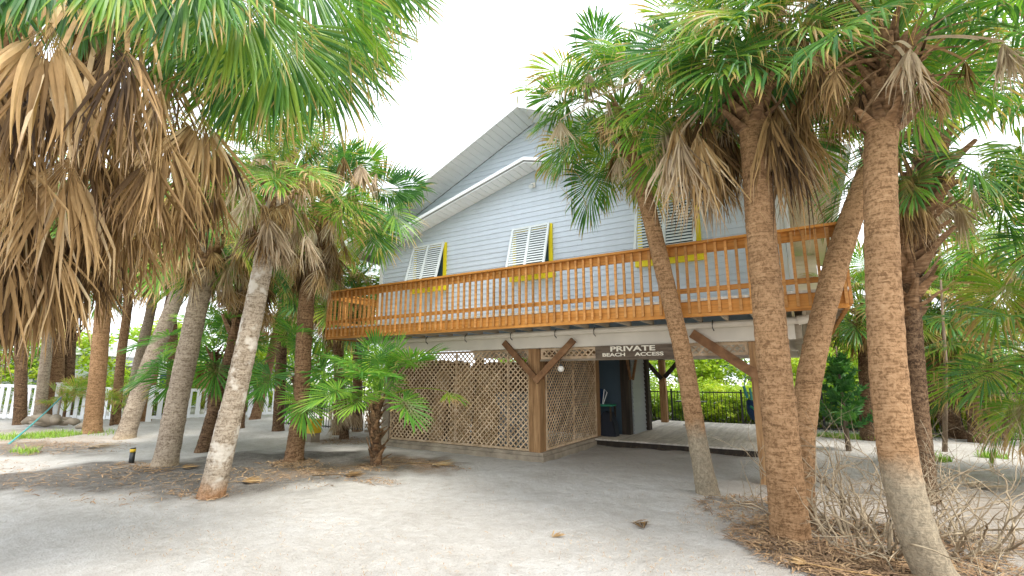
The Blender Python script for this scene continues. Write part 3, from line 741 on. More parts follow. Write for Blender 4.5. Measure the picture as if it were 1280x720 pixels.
def threads(V, F, C, P, d, n, seed):
    r = random.Random(seed+77); d = Vector(d).normalized(); s = Vector((0, 1, 0))
    for i in range(n):
        a = R(r.uniform(-110, 110)); p = Vector(P)+(d*math.cos(a)+s*math.sin(a))*r.uniform(.35, .75); dr = Vector((r.gauss(0,.35), r.gauss(0,.35), -.4)); L = r.uniform(.18, .5); w = r.uniform(.004, .011); b = len(V)
        for j in range(5):
            c = Vector((w*.5*(1-j/5), w*.3, 0)); V.append(p-c); V.append(p+c); C.extend([(.9, 1.25, .6, 1)]*2); dr = (dr+Vector((r.gauss(0,.15), r.gauss(0,.15), -.35))).normalized(); p = p+dr*L/4
        for j in range(4): q = b+2*j; F.append((q, q+1, q+3, q+2))
def petiole(V, F, C, pts, w0, w1, rv=.6, t=.35):
    b = len(V); m = len(pts)
    for i, p in enumerate(pts):
        d = (pts[min(i+1, m-1)]-pts[max(i-1, 0)]).normalized(); s = d.cross(Vector((0,0,1)))
        s = s.normalized() if s.length > .05 else Vector((0,1,0)); u = s.cross(d); w = w0+(w1-w0)*i/(m-1)
        V += [p-s*w*.5+u*w*.12, p-u*w*.35, p+s*w*.5+u*w*.12]; C += [(rv, t, .5, 1)]*3
    for i in range(m-1):
        q = b+3*i
        for a, c in ((0,1),(1,2),(2,0)): F.append((q+a, q+c, q+3+c, q+3+a))
def finish_mesh(name, V, F, C, mats, npet=0):
    me = bpy.data.meshes.new(name); me.from_pydata([tuple(v) for v in V], [], F)
    for m in mats: me.materials.append(m)
    at = me.color_attributes.new('tint', 'FLOAT_COLOR', 'POINT'); at.data.foreach_set('color', [x for c in C for x in c])
    me.update(); return me
FROND = {}
def make_frond(elev, kind, seed):
    """base of the leaf stalk at the origin, growing along +X at the given elevation"""
    r = random.Random(seed*31+int(elev)+1000); V, F, C = [], [], []
    dead = kind in ('dead', 'dead_grey'); small = kind == 'small'
    pl = 1.0*r.uniform(.8, 1.15)*(.75 if dead else 1)
    d = Vector((math.cos(R(elev)), 0, math.sin(R(elev)))); p = Vector((0,0,0)); pts = [p.copy()]
    sag = (.16 if dead else .055)*r.uniform(.7, 1.3)
    for i in range(7):
        d = (d+Vector((0, r.gauss(0, .015), -sag*(1+i*.25)*(abs(d.x)+.15)))).normalized(); p = p+d*pl/7; pts.append(p.copy())
    petiole(V, F, C, pts, .055, .024, .85 if not dead else .7)
    if dead:
        fan(V, F, C, p, (d+Vector((0,0,-.55))), (0,1,0), r.uniform(.85, 1.15), n=38, spread=r.uniform(38, 80), fold=-.25, grav=.7, g0=.48, segs=8,
            wmax=.034, curl=.085, seed=seed*7+int(elev), unite=.2, lenvar=.4, costa=.2, kink=.4)
    elif small:
        fan(V, F, C, p, d+Vector((0,0,-.2)), (0,1,r.gauss(0,.15)), r.uniform(.95, 1.1), n=44, spread=r.uniform(125, 150), fold=r.uniform(0, .3), grav=r.uniform(.15, .4), g0=.01, segs=7, unite=.6, wmax=.06, curl=.004, seed=seed*17+int(elev), costa=.35, kink=.1)
    else:
        tip = d.copy(); tip.z -= .15
        fan(V, F, C, p, tip, (0,1,r.gauss(0, .15)), r.uniform(.95, 1.1), n=56, spread=r.uniform(122, 145), fold=r.uniform(-.1, .3), grav=r.uniform(.5, .95), g0=.03,
            segs=7, unite=.5, wmax=.043, curl=.012, seed=seed*13+int(elev), costa=.42, kink=.28)
        threads(V, F, C, p, tip, 18, seed)
    return finish_mesh(kind+'_frond', V, F, C, [M[{'green':'frond', 'yellow':'frond_y', 'dead':'dead', 'dead_grey':'dead_grey', 'small':'frond_young'}[kind]]])
def get_frond(elev, kind, r):
    if kind in ('dead', 'dead_grey'): cl = [25, -5, -35, -65]; nv = 4
    else: cl = [78, 55, 32, 8, -18]; nv = 3
    e = min(cl, key=lambda c: abs(c-elev)); key = (e, kind, r.randrange(nv))
    if key not in FROND: FROND[key] = make_frond(e, kind, key[2]+1)
    return FROND[key], elev-e
def boot_mesh(seed):
    r = random.Random(seed); pts = [Vector((-.03,0,-.05)), Vector((.045,0,.06)), Vector((.10,0,.17)), Vector((.17,0,.29*r.uniform(.8,1.2)))]
    V, F, C = [], [], []
    w = [.10, .075, .045, .026]; th = [.026, .03, .022, .014]
    for i, p in enumerate(pts):
        V += [p+Vector((0,-w[i],0)), p+Vector((th[i],-w[i]*.4,0)), p+Vector((th[i],w[i]*.4,0)), p+Vector((0,w[i],0)), p+Vector((-th[i]*.4,0,0))]
    for i in range(3):
        for a in range(5): b2 = (a+1) % 5; q = i*5; F.append((q+a, q+b2, q+5+b2, q+5+a))
    F.append(tuple(range(15, 20))); F.append((4,3,2,1,0))
    me = bpy.data.meshes.new('leaf_base'); me.from_pydata([tuple(v) for v in V], [], F); me.materials.append(M['boot']); return me
BOOTS = [boot_mesh(i) for i in range(3)]
def catmull(P, n):
    P = [P[0]*2-P[1]]+P+[P[-1]*2-P[-2]]; out = []
    for i in range(1, len(P)-2):
        for k in range(n):
            t = k/n; a, b, c, d = P[i-1], P[i], P[i+1], P[i+2]
            out.append(.5*((2*b)+(c-a)*t+(2*a-5*b+4*c-d)*t*t+(3*b-a-3*c+d)*t**3))
    out.append(P[-2]); return out
def trunk_mesh(path, r0, r1, mat, parent, seed, flare=1.25, ringy=.05, rough=.04):
    """ringed, slightly lumpy trunk along path (world points)"""
    r = random.Random(seed); base = path[0]; L = sum((path[i+1]-path[i]).length for i in range(len(path)-1))
    cur = catmull(path, 24); acc = [0]
    for i in range(1, len(cur)): acc.append(acc[-1]+(cur[i]-cur[i-1]).length)
    r0 *= .72; r1 *= .74; n = min(int(L/.024), 260); K = 32; V = []; F = []; j = 0
    ringr = 0; nxt = 0; 
    for i in range(n+1):
        s = acc[-1]*i/n
        while j < len(acc)-2 and acc[j+1] < s: j += 1
        f = (s-acc[j])/max(acc[j+1]-acc[j], 1e-6); p = cur[j].lerp(cur[j+1], f); d = (cur[min(j+2, len(cur)-1)]-cur[max(j-1, 0)]).normalized()
        a = d.cross(Vector((0.0,1,0))).normalized(); b = d.cross(a)
        rad = r0+(r1-r0)*(s/acc[-1])**.8; rad *= 1+(flare-1)*math.exp(-s/.22)
        if s >= nxt: ringr = r.uniform(0, ringy); nxt = s+r.uniform(.05, .11)
        saw = ringr*(1-(nxt-s)/.11)
        for k in range(K):
            t = 2*math.pi*k/K; q = Vector((math.cos(t), math.sin(t), 0))
            nz = noise.noise(q*1.2+Vector((seed, 0, s*1.3)))*rough*1.6 + noise.noise(q*5+Vector((seed, 3, s*9)))*rough + noise.noise(q*11+Vector((seed, 7, s*26)))*rough*.8
            if s < .25: nz += abs(noise.noise(q*4+Vector((seed, 1, 0))))*.5*(.25-s)
            V.append(p+(a*q.x+b*q.y)*rad*(1+nz+saw)-base)
    for i in range(n):
        for k in range(K): k2 = (k+1) % K; F.append((i*K+k, i*K+k2, (i+1)*K+k2, (i+1)*K+k))
    F.append(tuple(n*K+k for k in range(K)))
    o = mesh_obj('trunk', V, F, mat, parent, Matrix.Translation(base), True)
    return o, cur, acc
def palm(label, pts, dep, rad, bark, green, dead, fl=1.0, group='palms round the house', boots=18, seed=1, kinds=('green',), dkinds=('dead',),
         skirt=.9, name='palm_tree', emin=-20, emax=80, bootspan=.8, flare=1.25, dmin=-75, dmax=5, bootscale=1.0, crown_up=.25, lean=0, fs=1.0, azr=None, sunk=.12):
    """pts: photo points from foot to crown; first one sets the place on the ground, dep overrides forward distance; lean adds distance at the top"""
    r = random.Random(seed*101+5)
    b = onz(*pts[0]) if dep is None else atd(pts[0][0], pts[0][1], dep)
    dp = b.dot(FH) if dep is None else dep
    P = [Vector((b.x, b.y, -sunk))]
    for i, (x, y) in enumerate(pts[1:]): P.append(atd(x, y, dp+lean*(i+1)/(len(pts)-1)))
    e = empty(name, (b.x, b.y, 0), label, 'palm tree' if name == 'palm_tree' else 'palm', group)
    tr, cur, acc = trunk_mesh(P, rad[0], rad[1], M[bark], e, seed, flare)
    top = cur[-1]; ax = (cur[-1]-cur[-8]).normalized()
    Lt = acc[-1]
    def onaxis(back):
        s = max(0, Lt-back); j = 0
        while j < len(acc)-2 and acc[j+1] < s: j += 1
        return cur[j].lerp(cur[j+1], (s-acc[j])/max(acc[j+1]-acc[j], 1e-6)), s
    ga = 2.39996
    for i in range(boots):
        back = .02+bootspan*(i/max(boots-1, 1)); c, s = onaxis(max(back, 0)); az_ = i*ga+r.gauss(0, .15)
        rr = rad[1]+(rad[0]-rad[1])*(1-(s/Lt))*.8
        rr *= .74; c = c+ax*max(-back, 0)
        Mx = Matrix.Translation(c) @ Vector((0,0,1)).rotation_difference(ax).to_matrix().to_4x4() @ Matrix.Rotation(az_, 4, 'Z') @ Matrix.Translation((rr*.82, 0, 0)) @ Matrix.Rotation(r.uniform(-.1, .4), 4, 'Y') @ Matrix.Scale(bootscale*r.uniform(.8, 1.3)*rad[1]/.17, 4)
        inst('leaf_base', BOOTS[i % 3], e, Mx)
    for i in range(green):
        u = (i+.5)/green; el_ = emax+(emin-emax)*u**.8+r.gauss(0, 6); az_ = i*ga+r.gauss(0, .2)+seed
        if azr: az_ = R(r.uniform(*azr))
        me, de = get_frond(el_, r.choice(kinds), r)
        c = top+ax*(crown_up*(1-u)-.05)
        k = fl*r.uniform(.85, 1.12)*(.8 if u < .15 else 1)
        Mx = Matrix.Translation(c) @ Matrix.Rotation(az_, 4, 'Z') @ Matrix.Rotation(-R(de), 4, 'Y') @ Matrix.Rotation(r.gauss(0, .2), 4, 'X') @ Matrix.Translation((rad[1]*.5, 0, 0)) @ Matrix.Diagonal((k, k*fs, k*fs, 1))
        inst('frond', me, e, Mx)
    for i in range(5 if green > 14 else 3 if green else 0):
        me, de = get_frond(78, r.choice(kinds), r); k = fl*r.uniform(.45, .7)
        inst('frond', me, e, Matrix.Translation(top+ax*.12) @ Matrix.Rotation(i*1.3+seed, 4, 'Z') @ Matrix.Rotation(R(r.uniform(-8, 14)), 4, 'Y') @ Matrix.Scale(k, 4))
    for i in range(dead):
        u = (i+.5)/dead; el_ = dmax+(dmin-dmax)*u+r.gauss(0, 8); az_ = i*ga+r.gauss(0, .3)+seed*2
        me, de = get_frond(el_, r.choice(dkinds), r)
        c, s = onaxis(skirt*u*.8); k = fl*r.uniform(.55, .9)
        Mx = Matrix.Translation(c) @ Matrix.Rotation(az_, 4, 'Z') @ Matrix.Rotation(-R(de), 4, 'Y') @ Matrix.Rotation(r.gauss(0, .25), 4, 'X') @ Matrix.Translation((rad[1]*.7, 0, 0)) @ Matrix.Scale(k, 4)
        inst('dead_frond', me, e, Mx)
    return e, top
def hero_frond(e, C0, Q, d, L, kind, seed, n=54, spread=120, grav=.5, g0=.05, segs=9, wmax=.05, fold=.1, costa=.3, side=None, name=None, unite=.4, curl=.01, kink=.15, pw=.05, lenvar=.2):
    """one leaf of its own: stalk from C0 to Q, blade growing from Q along d"""
    V, F, Cc = [], [], []; C0 = Vector(C0); Q = Vector(Q); d = Vector(d).normalized()
    mid = (C0+Q)/2+Vector((0,0,.22*(Q-C0).xy.length)); pts = [C0*(1-t)**2+mid*2*t*(1-t)+Q*t*t for t in [i/8 for i in range(9)]]
    petiole(V, F, Cc, pts, pw, .026, .8)
    s = side or d.cross(Vector((0,0,1)))
    if Vector(s).length < .1: s = Vector(RV)
    fan(V, F, Cc, Q, d, s, L, n=n, spread=spread, fold=fold, grav=grav, g0=g0, segs=segs, wmax=wmax, curl=curl, seed=seed, costa=costa, unite=unite, kink=kink, lenvar=lenvar)
    b = WM[e].translation; V = [v-b for v in V]
    me = finish_mesh('hero_frond', V, F, Cc, [M[{'green':'frond','yellow':'frond_y','dead':'dead','grey':'dead_grey'}[kind]]])
    return inst(name or ('frond' if kind in ('green','yellow') else 'dead_frond'), me, e, Matrix.Translation(b))

G_L, G_R = 'palms in the grove left of the house', 'palms in the clump right of the house'
# left grove, near to far
eA, tA = palm('pale grey leaning palm with peeling orange bark at its foot, nearest of the left grove', [(262,622),(283,540),(306,440),(325,350),(342,262),(346,235)], None, (.22,.165), 'bark_peel', 24, 30, .82, G_L, 8, 3, ('green','yellow'), ('dead_grey','dead'), .6, lean=.1, flare=1.12, emin=20, dmin=-85, dmax=-15, crown_up=.15)
eD, tD = palm('brown palm with flared foot and split bark stub left of the small green palm', [(367,577),(376,500),(380,430),(384,370),(397,300),(402,272)], None, (.215,.20), 'bark_brown', 22, 42, .95, G_L, 26, 5, ('green','green','yellow'), ('dead','dead_grey'), .9, flare=1.35, emin=-5, dmin=-85)
palm('grey-brown palm leaning right just behind the peeling palm, beside the low black marker', [(205,583),(222,500),(243,400),(258,330),(266,285)], None, (.27,.22), 'bark_grey', 22, 20, 1.0, G_L, 14, 7, ('green','yellow'), ('dead','dead_grey'), .8)
palm('dark thin palm trunk rising directly behind the peeling pale palm', [(252,565),(272,500),(290,440),(312,350),(320,310)], None, (.20,.19), 'bark_dark', 20, 24, 1.0, G_L, 40, 9, ('green',), ('dead',), 1.1, bootspan=2.2)
palm('pale smooth palm leaning strongly right behind the black marker', [(155,548),(178,480),(205,410),(228,350),(250,280)], None, (.30,.23), 'bark_grey', 20, 22, 1.25, G_L, 14, 11, ('green','yellow'), ('dead','dead_grey'), .9, emin=0)
palm('upright tan palm with scaly foot right of the driftwood mound', [(115,542),(121,480),(127,410),(132,350),(138,270)], None, (.30,.24), 'bark_tan', 20, 26, 1.3, G_L, 14, 13, ('green','yellow'), ('dead',), 1.0, flare=1.35)
palm('slender pale palm left of the strongly leaning pale palm', [(160,527),(172,460),(188,390),(208,300)], None, (.26,.2), 'bark_grey', 16, 22, 1.6, G_L, 6, 15, ('green','yellow'), ('dead','dead_grey'), 1.0, emin=0)
palm('pale palm leaning right directly behind the strongly leaning pale palm', [(180,526),(192,460),(212,380),(236,290)], None, (.28,.2), 'bark_tan', 16, 18, 1.6, G_L, 6, 17, ('green',), ('dead',), 1.0, emin=0)
palm('thin brown palm seen between the tan scaly palm and the pale leaning palms', [(148,505),(151,450),(160,380),(166,290)], 17, (.2,.17), 'bark_brown', 16, 24, 1.5, G_L, 6, 19, ('green','yellow'), ('dead',), 1.3, emin=0)
palm('pale palm behind the white picket fence at far left', [(53,505),(58,440),(66,380),(70,290)], 18, (.24,.2), 'bark_grey', 16, 18, 1.6, G_L, 6, 21, ('green',), ('dead',), 1.1, emin=0)
palm('broad brown shaggy palm behind the white picket fence', [(73,505),(70,450),(70,400),(72,300)], 18.6, (.38,.3), 'bark_brown', 16, 20, 1.6, G_L, 6, 23, ('green','yellow'), ('dead',), 1.1, emin=0)
palm('dark narrow palm right of the broad brown shaggy palm', [(86,505),(87,450),(89,405),(90,350)], 19, (.25,.22), 'bark_dark', 20, 10, 1.2, G_L, 30, 25, ('green',), ('dead',), .9, bootspan=2.5)
palm('short brown palm leaning right between the peeling palm and the flared brown palm', [(318,524),(330,480),(340,440),(356,370)], None, (.25,.2), 'bark_brown', 20, 18, 1.5, G_L, 8, 27, ('green','yellow'), ('dead',), 1.0, emin=0)
palm('tan palm behind the dead hanging stump leaves, left end of the balcony', [(424,543),(424,480),(422,420),(416,360)], None, (.22,.19), 'bark_brown', 24, 22, 1.15, G_L, 14, 29, ('green','yellow'), ('dead_grey','dead'), .8, emin=-25)
palm('far bushy palm with yellow-green crown beyond the left end of the balcony', [(300,515),(305,470),(306,400),(308,340)], 16, (.22,.2), 'bark_dark', 26, 12, 1.3, G_L, 12, 33, ('yellow','green'), ('dead',), .8, emin=0)
palm('far dark-green palm high behind the pale leaning palms', [(215,508),(216,440),(214,380),(212,300)], 18, (.24,.2), 'bark_dark', 26, 16, 1.6, G_L, 12, 35, ('green',), ('dead',), .8, emin=0)
palm('far palm with drooping crown behind the picket fence gap', [(30,508),(26,440),(20,360),(18,290)], 17, (.24,.2), 'bark_dark', 24, 24, 1.5, G_L, 12, 37, ('green',), ('dead',), 1.0, emin=0)
palm('far palm rising behind the brown flared palm', [(350,515),(352,440),(355,360),(360,290)], 15, (.22,.2), 'bark_dark', 26, 16, 1.3, G_L, 12, 39, ('green','yellow'), ('dead',), .8, emin=0)
palm('pale green palm far behind the fence seen left of the balcony end', [(448,520),(447,460),(446,410),(445,355)], 15, (.2,.18), 'bark_brown', 26, 12, 1.2, G_L, 12, 41, ('yellow','green'), ('dead_grey',), .8, emin=0)

# young palms
eL, tL = palm('young green palm with dark stubby trunk in front of the lattice screen', [(470,583),(470,560),(468,525),(474,500)], None, (.135,.12), 'bark_dark', 14, 0, .72, 'young low palms', 40, 43, ('small',), ('dead_grey',), .3, 'young_palm', emin=28, emax=75, bootspan=1.1, bootscale=.85)
hero_frond(eL, tL, atd(560, 490, tL.dot(FH)+.1), (.9, -.1, -.25), .62, 'yellow', 91, n=26, spread=60, grav=.5, wmax=.036)
palm('young palm with low fans in front of the grey-brown leaning palm', [(262,560),(264,520),(266,480),(268,440)], None, (.13,.12), 'bark_dark', 15, 7, .95, 'young low palms', 20, 45, ('small',), ('dead',), .4, 'young_palm', emin=-15, emax=70)
palm('young palm with low fans spreading from behind the flared brown palm trunk', [(368,570),(370,530),(372,500),(372,468)], 10.3, (.12,.11), 'bark_dark', 10, 0, .8, 'young low palms', 20, 47, ('small',), ('dead',), .4, 'young_palm', emin=-5, emax=70)
palm('short palm stump shaggy with bleached hanging dead leaves by the lattice fence', [(430,549),(431,520),(433,498)], None, (.16,.14), 'bark_dark', 0, 16, .72, 'young low palms', 10, 49, ('green',), ('dead_grey',), .25, 'young_palm', dmin=-60, dmax=5)
for i, (x, y, lb) in enumerate(((80, 528, 'palm seedling in front of the long picket fence'), (140, 532, 'palm seedling between the tan scaly palm and pale leaning palm'))):
    palm(lb, [(x, y), (x, y-8), (x+1, y-14)], None, (.07,.06), 'bark_dark', 8, 0, .62, 'palm seedlings by the fence', 0, 60+i, ('yellow',), ('dead',), .1, 'young_palm', emin=45, emax=85)

# right clump
eR1, tR1 = palm('smooth tan palm leaning left in front of the balcony beside the sign', [(887,618),(872,550),(855,450),(832,350),(806,245),(788,175),(778,140)], None, (.185,.155), 'bark_foot', 40, 5, .95, G_R, 22, 71, ('green','green','yellow'), ('dead_grey','dead'), .9, flare=1.35, emin=-25)
eR2, tR2 = palm('thickest tan palm standing upright in the middle of the right clump', [(988,672),(978,560),(966,440),(955,330),(944,200),(938,110),(936,85)], None, (.245,.19), 'bark_tan', 34, 0, .9, G_R, 26, 73, ('green','green','yellow'), ('dead','dead_grey'), .45, flare=1.1, emin=-10, dmax=10, dmin=-50)
eR3, tR3 = palm('tan palm leaning right out of the foot of the thickest palm', [(1000,655),(1002,560),(1016,450),(1048,320),(1082,225),(1112,140)], 5.75, (.19,.19), 'bark_tan', 9, 2, .85, G_R, 16, 75, ('green',), ('dead','dead_grey'), .4, lean=.5, flare=1.1, emin=30)
eR4, tR4 = palm('tan palm nearest the camera at right with a bent grey foot among dead branches', [(1196,765),(1160,700),(1128,600),(1112,480),(1104,350),(1100,210),(1108,120),(1112,60)], 4.1, (.195,.165), 'bark_foot', 24, 0, 1.05, G_R, 70, 77, ('green',), ('dead','dead_grey'), .3, flare=1.1, emin=22, dmin=-10, dmax=20, bootspan=.95, bootscale=.7, lean=.15)
palm('shaggy palm with criss-crossed leaf bases behind the nearest right palm', [(1150,572),(1146,500),(1140,420),(1138,330),(1158,240),(1168,200)], 6.6, (.17,.16), 'bark_dark', 18, 10, .95, G_R, 60, 79, ('green',), ('dead','dead_grey'), .9, bootspan=2.4, bootscale=1.25)
G_F = 'palms beyond the sand at far right'
palm('dark leaning palm trunk falling left against the far right fence', [(1200,548),(1182,520),(1155,480),(1132,440),(1112,385)], None, (.30,.24), 'bark_dark', 18, 8, 1.15, G_F, 8, 81, ('green','yellow'), ('dead',), .8)
palm('brown shaggy palm standing just left of the white post at far right', [(1196,536),(1184,490),(1172,440),(1165,395)], 13.5, (.22,.22), 'bark_brown', 20, 24, 1.1, G_F, 10, 83, ('yellow','green'), ('dead',), 1.0)
palm('thick palm cluster trunk behind the drooping fans at far right edge', [(1246,550),(1238,500),(1226,440),(1222,400)], None, (.36,.3), 'bark_brown', 24, 16, 1.2, G_F, 10, 85, ('yellow','green'), ('dead_grey','dead'), 1.0)
palm('palm just outside the right edge with big dark fans hanging into view', [(1380,610),(1375,500),(1350,380),(1318,280)], 7.2, (.22,.2), 'bark_brown', 16, 6, 1.1, G_F, 10, 87, ('green','yellow'), ('dead','dead_grey'), .8, emin=-35)
palm('low palm with pale green drooping fans at the right edge', [(1330,610),(1325,560),(1315,500),(1308,455)], 7.6, (.2,.2), 'bark_brown', 20, 8, .95, G_F, 10, 89, ('green','yellow'), ('dead_grey',), .6, emin=-35)
palm('tall palm overhead beyond the top right corner with green leaves hanging', [(1420,640),(1390,400),(1330,100),(1290,-20)], 6.0, (.2,.17), 'bark_tan', 14, 4, 1.1, G_F, 10, 91, ('green',), ('dead','dead_grey'), .8, emin=-30)
palm('green palm right of the balcony corner beyond the dark conifer', [(1080,520),(1082,470),(1080,420),(1076,385)], 13, (.22,.2), 'bark_dark', 22, 6, 1.0, G_F, 8, 93, ('yellow','green'), ('dead',), .7)
palm('pale green palm high in the gap right of the shaggy palm', [(1216,520),(1210,440),(1208,360),(1210,300)], 12.5, (.22,.2), 'bark_dark', 22, 8, 1.15, G_F, 8, 95, ('yellow','green'), ('dead',), .8)
palm('palm behind the shaggy criss-crossed palm at the top of the right clump', [(1120,560),(1130,400),(1150,200),(1165,60)], 9.5, (.2,.18), 'bark_brown', 10, 0, 1.1, G_R, 8, 99, ('green',), ('dead',), .8)

# nearest palm, its crown hanging in from the top left
N0 = atd(150, -75, 3.6)
eN, tN = palm('very near palm at top left whose dead brown leaves hang like a curtain', [(-420,900),(-330,600),(-170,250),(40,10),(150,-75)], 3.9, (.2,.17), 'bark_tan', 10, 0, 1.0, G_L, 10, 101, ('green',), ('dead',), .5, emin=30, emax=85)
rh = random.Random(11)
def N_dead(px, py, dep, L, w=.05, kind='dead', lean_=(0,0), sp=48):
    Q = atd(px, py, dep); d = Vector((lean_[0], lean_[1], -1)) + RV*rh.gauss(0, .08)
    hero_frond(eN, tN+Vector((0,0,-.05)), Q, d, L, kind, rh.randrange(9999), n=36, spread=sp*rh.uniform(.65, 1.15), grav=.4, g0=.2, wmax=w*rh.uniform(.6,.85), fold=rh.uniform(-.4,.3), side=RV*1.0+FH*rh.gauss(0, .6), unite=.22, curl=.05, costa=.12, segs=10, kink=.45)
for px, py, dp, L in ((165,62,2.75,.95), (70,28,2.7,1.1), (15,45,2.9,1.15), (120,110,3.3,1.0), (205,105,3.3,1.0), (40,130,3.1,1.1), (95,160,3.4,1.15), (-10,150,3.0,1.1), (160,170,3.5,1.05),
                      (215,170,3.7,.95), (10,215,3.4,1.15), (55,230,3.6,1.1), (125,215,3.7,1.05), (185,225,3.9,.85), (245,150,4.0,.95), (-40,60,2.8,1.2), (-50,200,3.2,1.1), (240,215,4.2,.85),
                      (85,75,3.2,1.1), (140,60,3.5,1.0), (30,90,3.4,1.2), (100,230,3.9,1.0), (30,290,3.9,.8), (-10,280,3.6,.9), (70,170,3.9,1.1), (190,60,3.8,1.0), (150,130,3.9,1.1), (280,170,4.4,.8), (-30,120,3.6,1.2), (20,160,3.8,1.2),
                      (0,300,3.5,1.0), (40,260,3.4,1.15), (75,290,3.7,.95), (110,265,3.8,1.0), (150,240,3.7,1.0), (60,330,4.0,.8), (20,340,4.0,.8), (200,255,4.2,.95), (-40,300,3.3,1.1), (130,290,4.2,.85), (230,240,4.3,.95), (265,230,4.5,.9), (175,200,3.9,1.1), (90,200,3.3,1.1), (5,60,3.6,1.2), (115,50,3.9,1.1), (60,110,4.2,1.1), (0,200,4.2,1.1), (140,200,4.3,1.0), (220,130,4.2,1.0), (45,30,3.2,1.1), (190,190,3.3,.75), (10,310,3.3,1.05), (45,320,3.6,1.0), (-25,330,3.5,1.1), (75,300,3.5,.95), (0,350,3.9,.85), (100,320,4.0,.8), (160,280,4.1,.8)):
    N_dead(px+rh.gauss(0, 5), py+rh.gauss(0, 6), dp, L, w=.056 if dp < 3 else .045)
def N_green(px, py, dep, d, L, spread=95, kind='green', n=50, grav=.5):
    Q = atd(px, py, dep); dd = RV*d[0]+Vector((0,0,1))*d[1]+FH*d[2]
    hero_frond(eN, tN, Q, dd, L*1.12, kind, rh.randrange(9999), n=64, spread=spread, grav=grav, g0=.03, wmax=.034, fold=rh.uniform(-.1,.3), side=(RV*abs(d[1])+Vector((0,0,-1))*d[0]*1.0+FH*.25), unite=.42, costa=.22, kink=.25, curl=.012)
for a in ((352,30,3.5,(.15,-1,0),1.02,85), (400,-25,3.3,(.75,-.7,0),1.0,70), (300,-20,3.2,(-.05,-1,0),.95,75), (235,-45,2.9,(-.05,-1,-.1),.75,60), (150,-60,2.5,(.1,-1,-.2),.65,60),
          (60,-55,2.6,(-.1,-1,-.2),.62,60), (-20,-40,2.6,(-.2,-1,0),.7,60), (200,-50,3.4,(.1,-1,.1),.9,70), (330,60,3.9,(-.45,-1,.1),.95,60), (430,-60,3.6,(.9,-.3,.2),1.0,60), (280,30,4.3,(0,-1,.2),.9,80),
          (100,-40,3.4,(0,-1,.2),.8,70), (450,-80,4.2,(.7,-.6,.2),1.1,80), (260,-70,3.0,(.4,-.8,-.1),.9,80), (370,-70,3.8,(.4,-.9,.1),1.15,80), (300,55,4.1,(-.2,-1,.1),1.05,75), (395,50,4.0,(.35,-1,.1),1.05,75), (340,10,3.7,(0,-1,.1),1.2,80), (240,10,3.8,(-.3,-1,0),1.0,75), (420,20,4.3,(.6,-.8,.2),1.0,80)):
    N_green(*a)

for px, py, dp, d, L, k in ((490,262,9.4,(.5,-.8,-.3),1.05,'green'), (478,232,9.5,(.9,-.2,-.2),1.0,'green'), (445,212,9.3,(.6,.5,-.2),.95,'yellow'), (470,285,9.3,(.2,-1,-.2),1.0,'green'), (430,225,9.2,(0,1,-.3),.9,'green'), (455,250,9.2,(.7,-.6,-.4),.9,'yellow'), (500,235,9.7,(.6,.2,0),.8,'green')):
    Q = atd(px, py, dp); dd = RV*d[0]+Vector((0,0,1))*d[1]+FH*d[2]
    hero_frond(eD, tD, Q, dd, L, k, rh.randrange(9999), n=50, spread=130, grav=.5, g0=.03, wmax=.045, side=(RV*abs(d[1])+Vector((0,0,-1))*d[0]+FH*.2), segs=7, kink=.3)
# dead leaves of the right clump seen large
def C_dead(e, c, px, py, dep, L, kind='dead', sp=55, w=.042, d=None):
    hero_frond(e, c, atd(px, py, dep), (d or Vector((0,0,-1)))+RV*rh.gauss(0, .07), L, kind, rh.randrange(9999), n=30, spread=sp, grav=.35, g0=.2, wmax=w, fold=rh.uniform(-.4,.2), side=RV*1.0+FH*rh.gauss(0,.9), unite=.15, curl=.075, costa=.12, segs=10, kink=.45, lenvar=.45)
for px, py, dp, L, k in ((850,168,5.2,1.15,'grey'), (836,185,5.4,.95,'grey'), (872,165,5.3,1.2,'dead'), (890,170,5.7,1.25,'dead'), (860,150,5.6,1.25,'dead'), (880,195,5.9,1.05,'grey'), (905,150,5.8,1.1,'dead'), (900,185,6.0,1.0,'dead'),
                      (962,140,5.0,1.35,'dead'), (985,155,5.1,1.5,'dead'), (975,120,5.3,1.45,'dead'), (1000,110,5.3,1.1,'dead'), (968,160,5.6,1.3,'grey'), (1020,80,5.2,.8,'dead'), (1035,100,5.5,.8,'dead'), (990,130,5.6,1.5,'dead'),
                      (1010,60,5.0,.75,'dead'), (925,120,6.0,1.0,'dead'), (830,150,5.8,.8,'grey'), (940,60,5.9,1.0,'dead'), (1000,150,5.4,1.2,'dead'), (1050,130,5.6,.9,'dead'), (1030,150,5.9,.8,'grey'), (880,130,5.5,1.1,'dead'), (910,190,6.1,.9,'dead'), (975,175,5.4,1.25,'dead'), (760,120,6.3,.7,'grey'), (735,90,6.4,.6,'grey'), (800,95,6.0,.8,'grey'), (700,150,6.6,.5,'grey'), (775,150,6.5,.6,'dead'), (985,30,4.9,.8,'dead'), (960,0,4.8,.7,'dead'), (1015,10,4.9,.8,'dead'), (1045,60,5.2,.9,'dead')):
    C_dead(eR2, tR2, px, py, dp, L*(1.22 if px < 915 else 1.08), k, 26, .036)
    if px > 815: C_dead(eR2, tR2, px+rh.gauss(0, 9), py+rh.gauss(0, 10), dp+.15, L*rh.uniform(.7, 1.0), rh.choice(('dead','grey')), 22, .03)
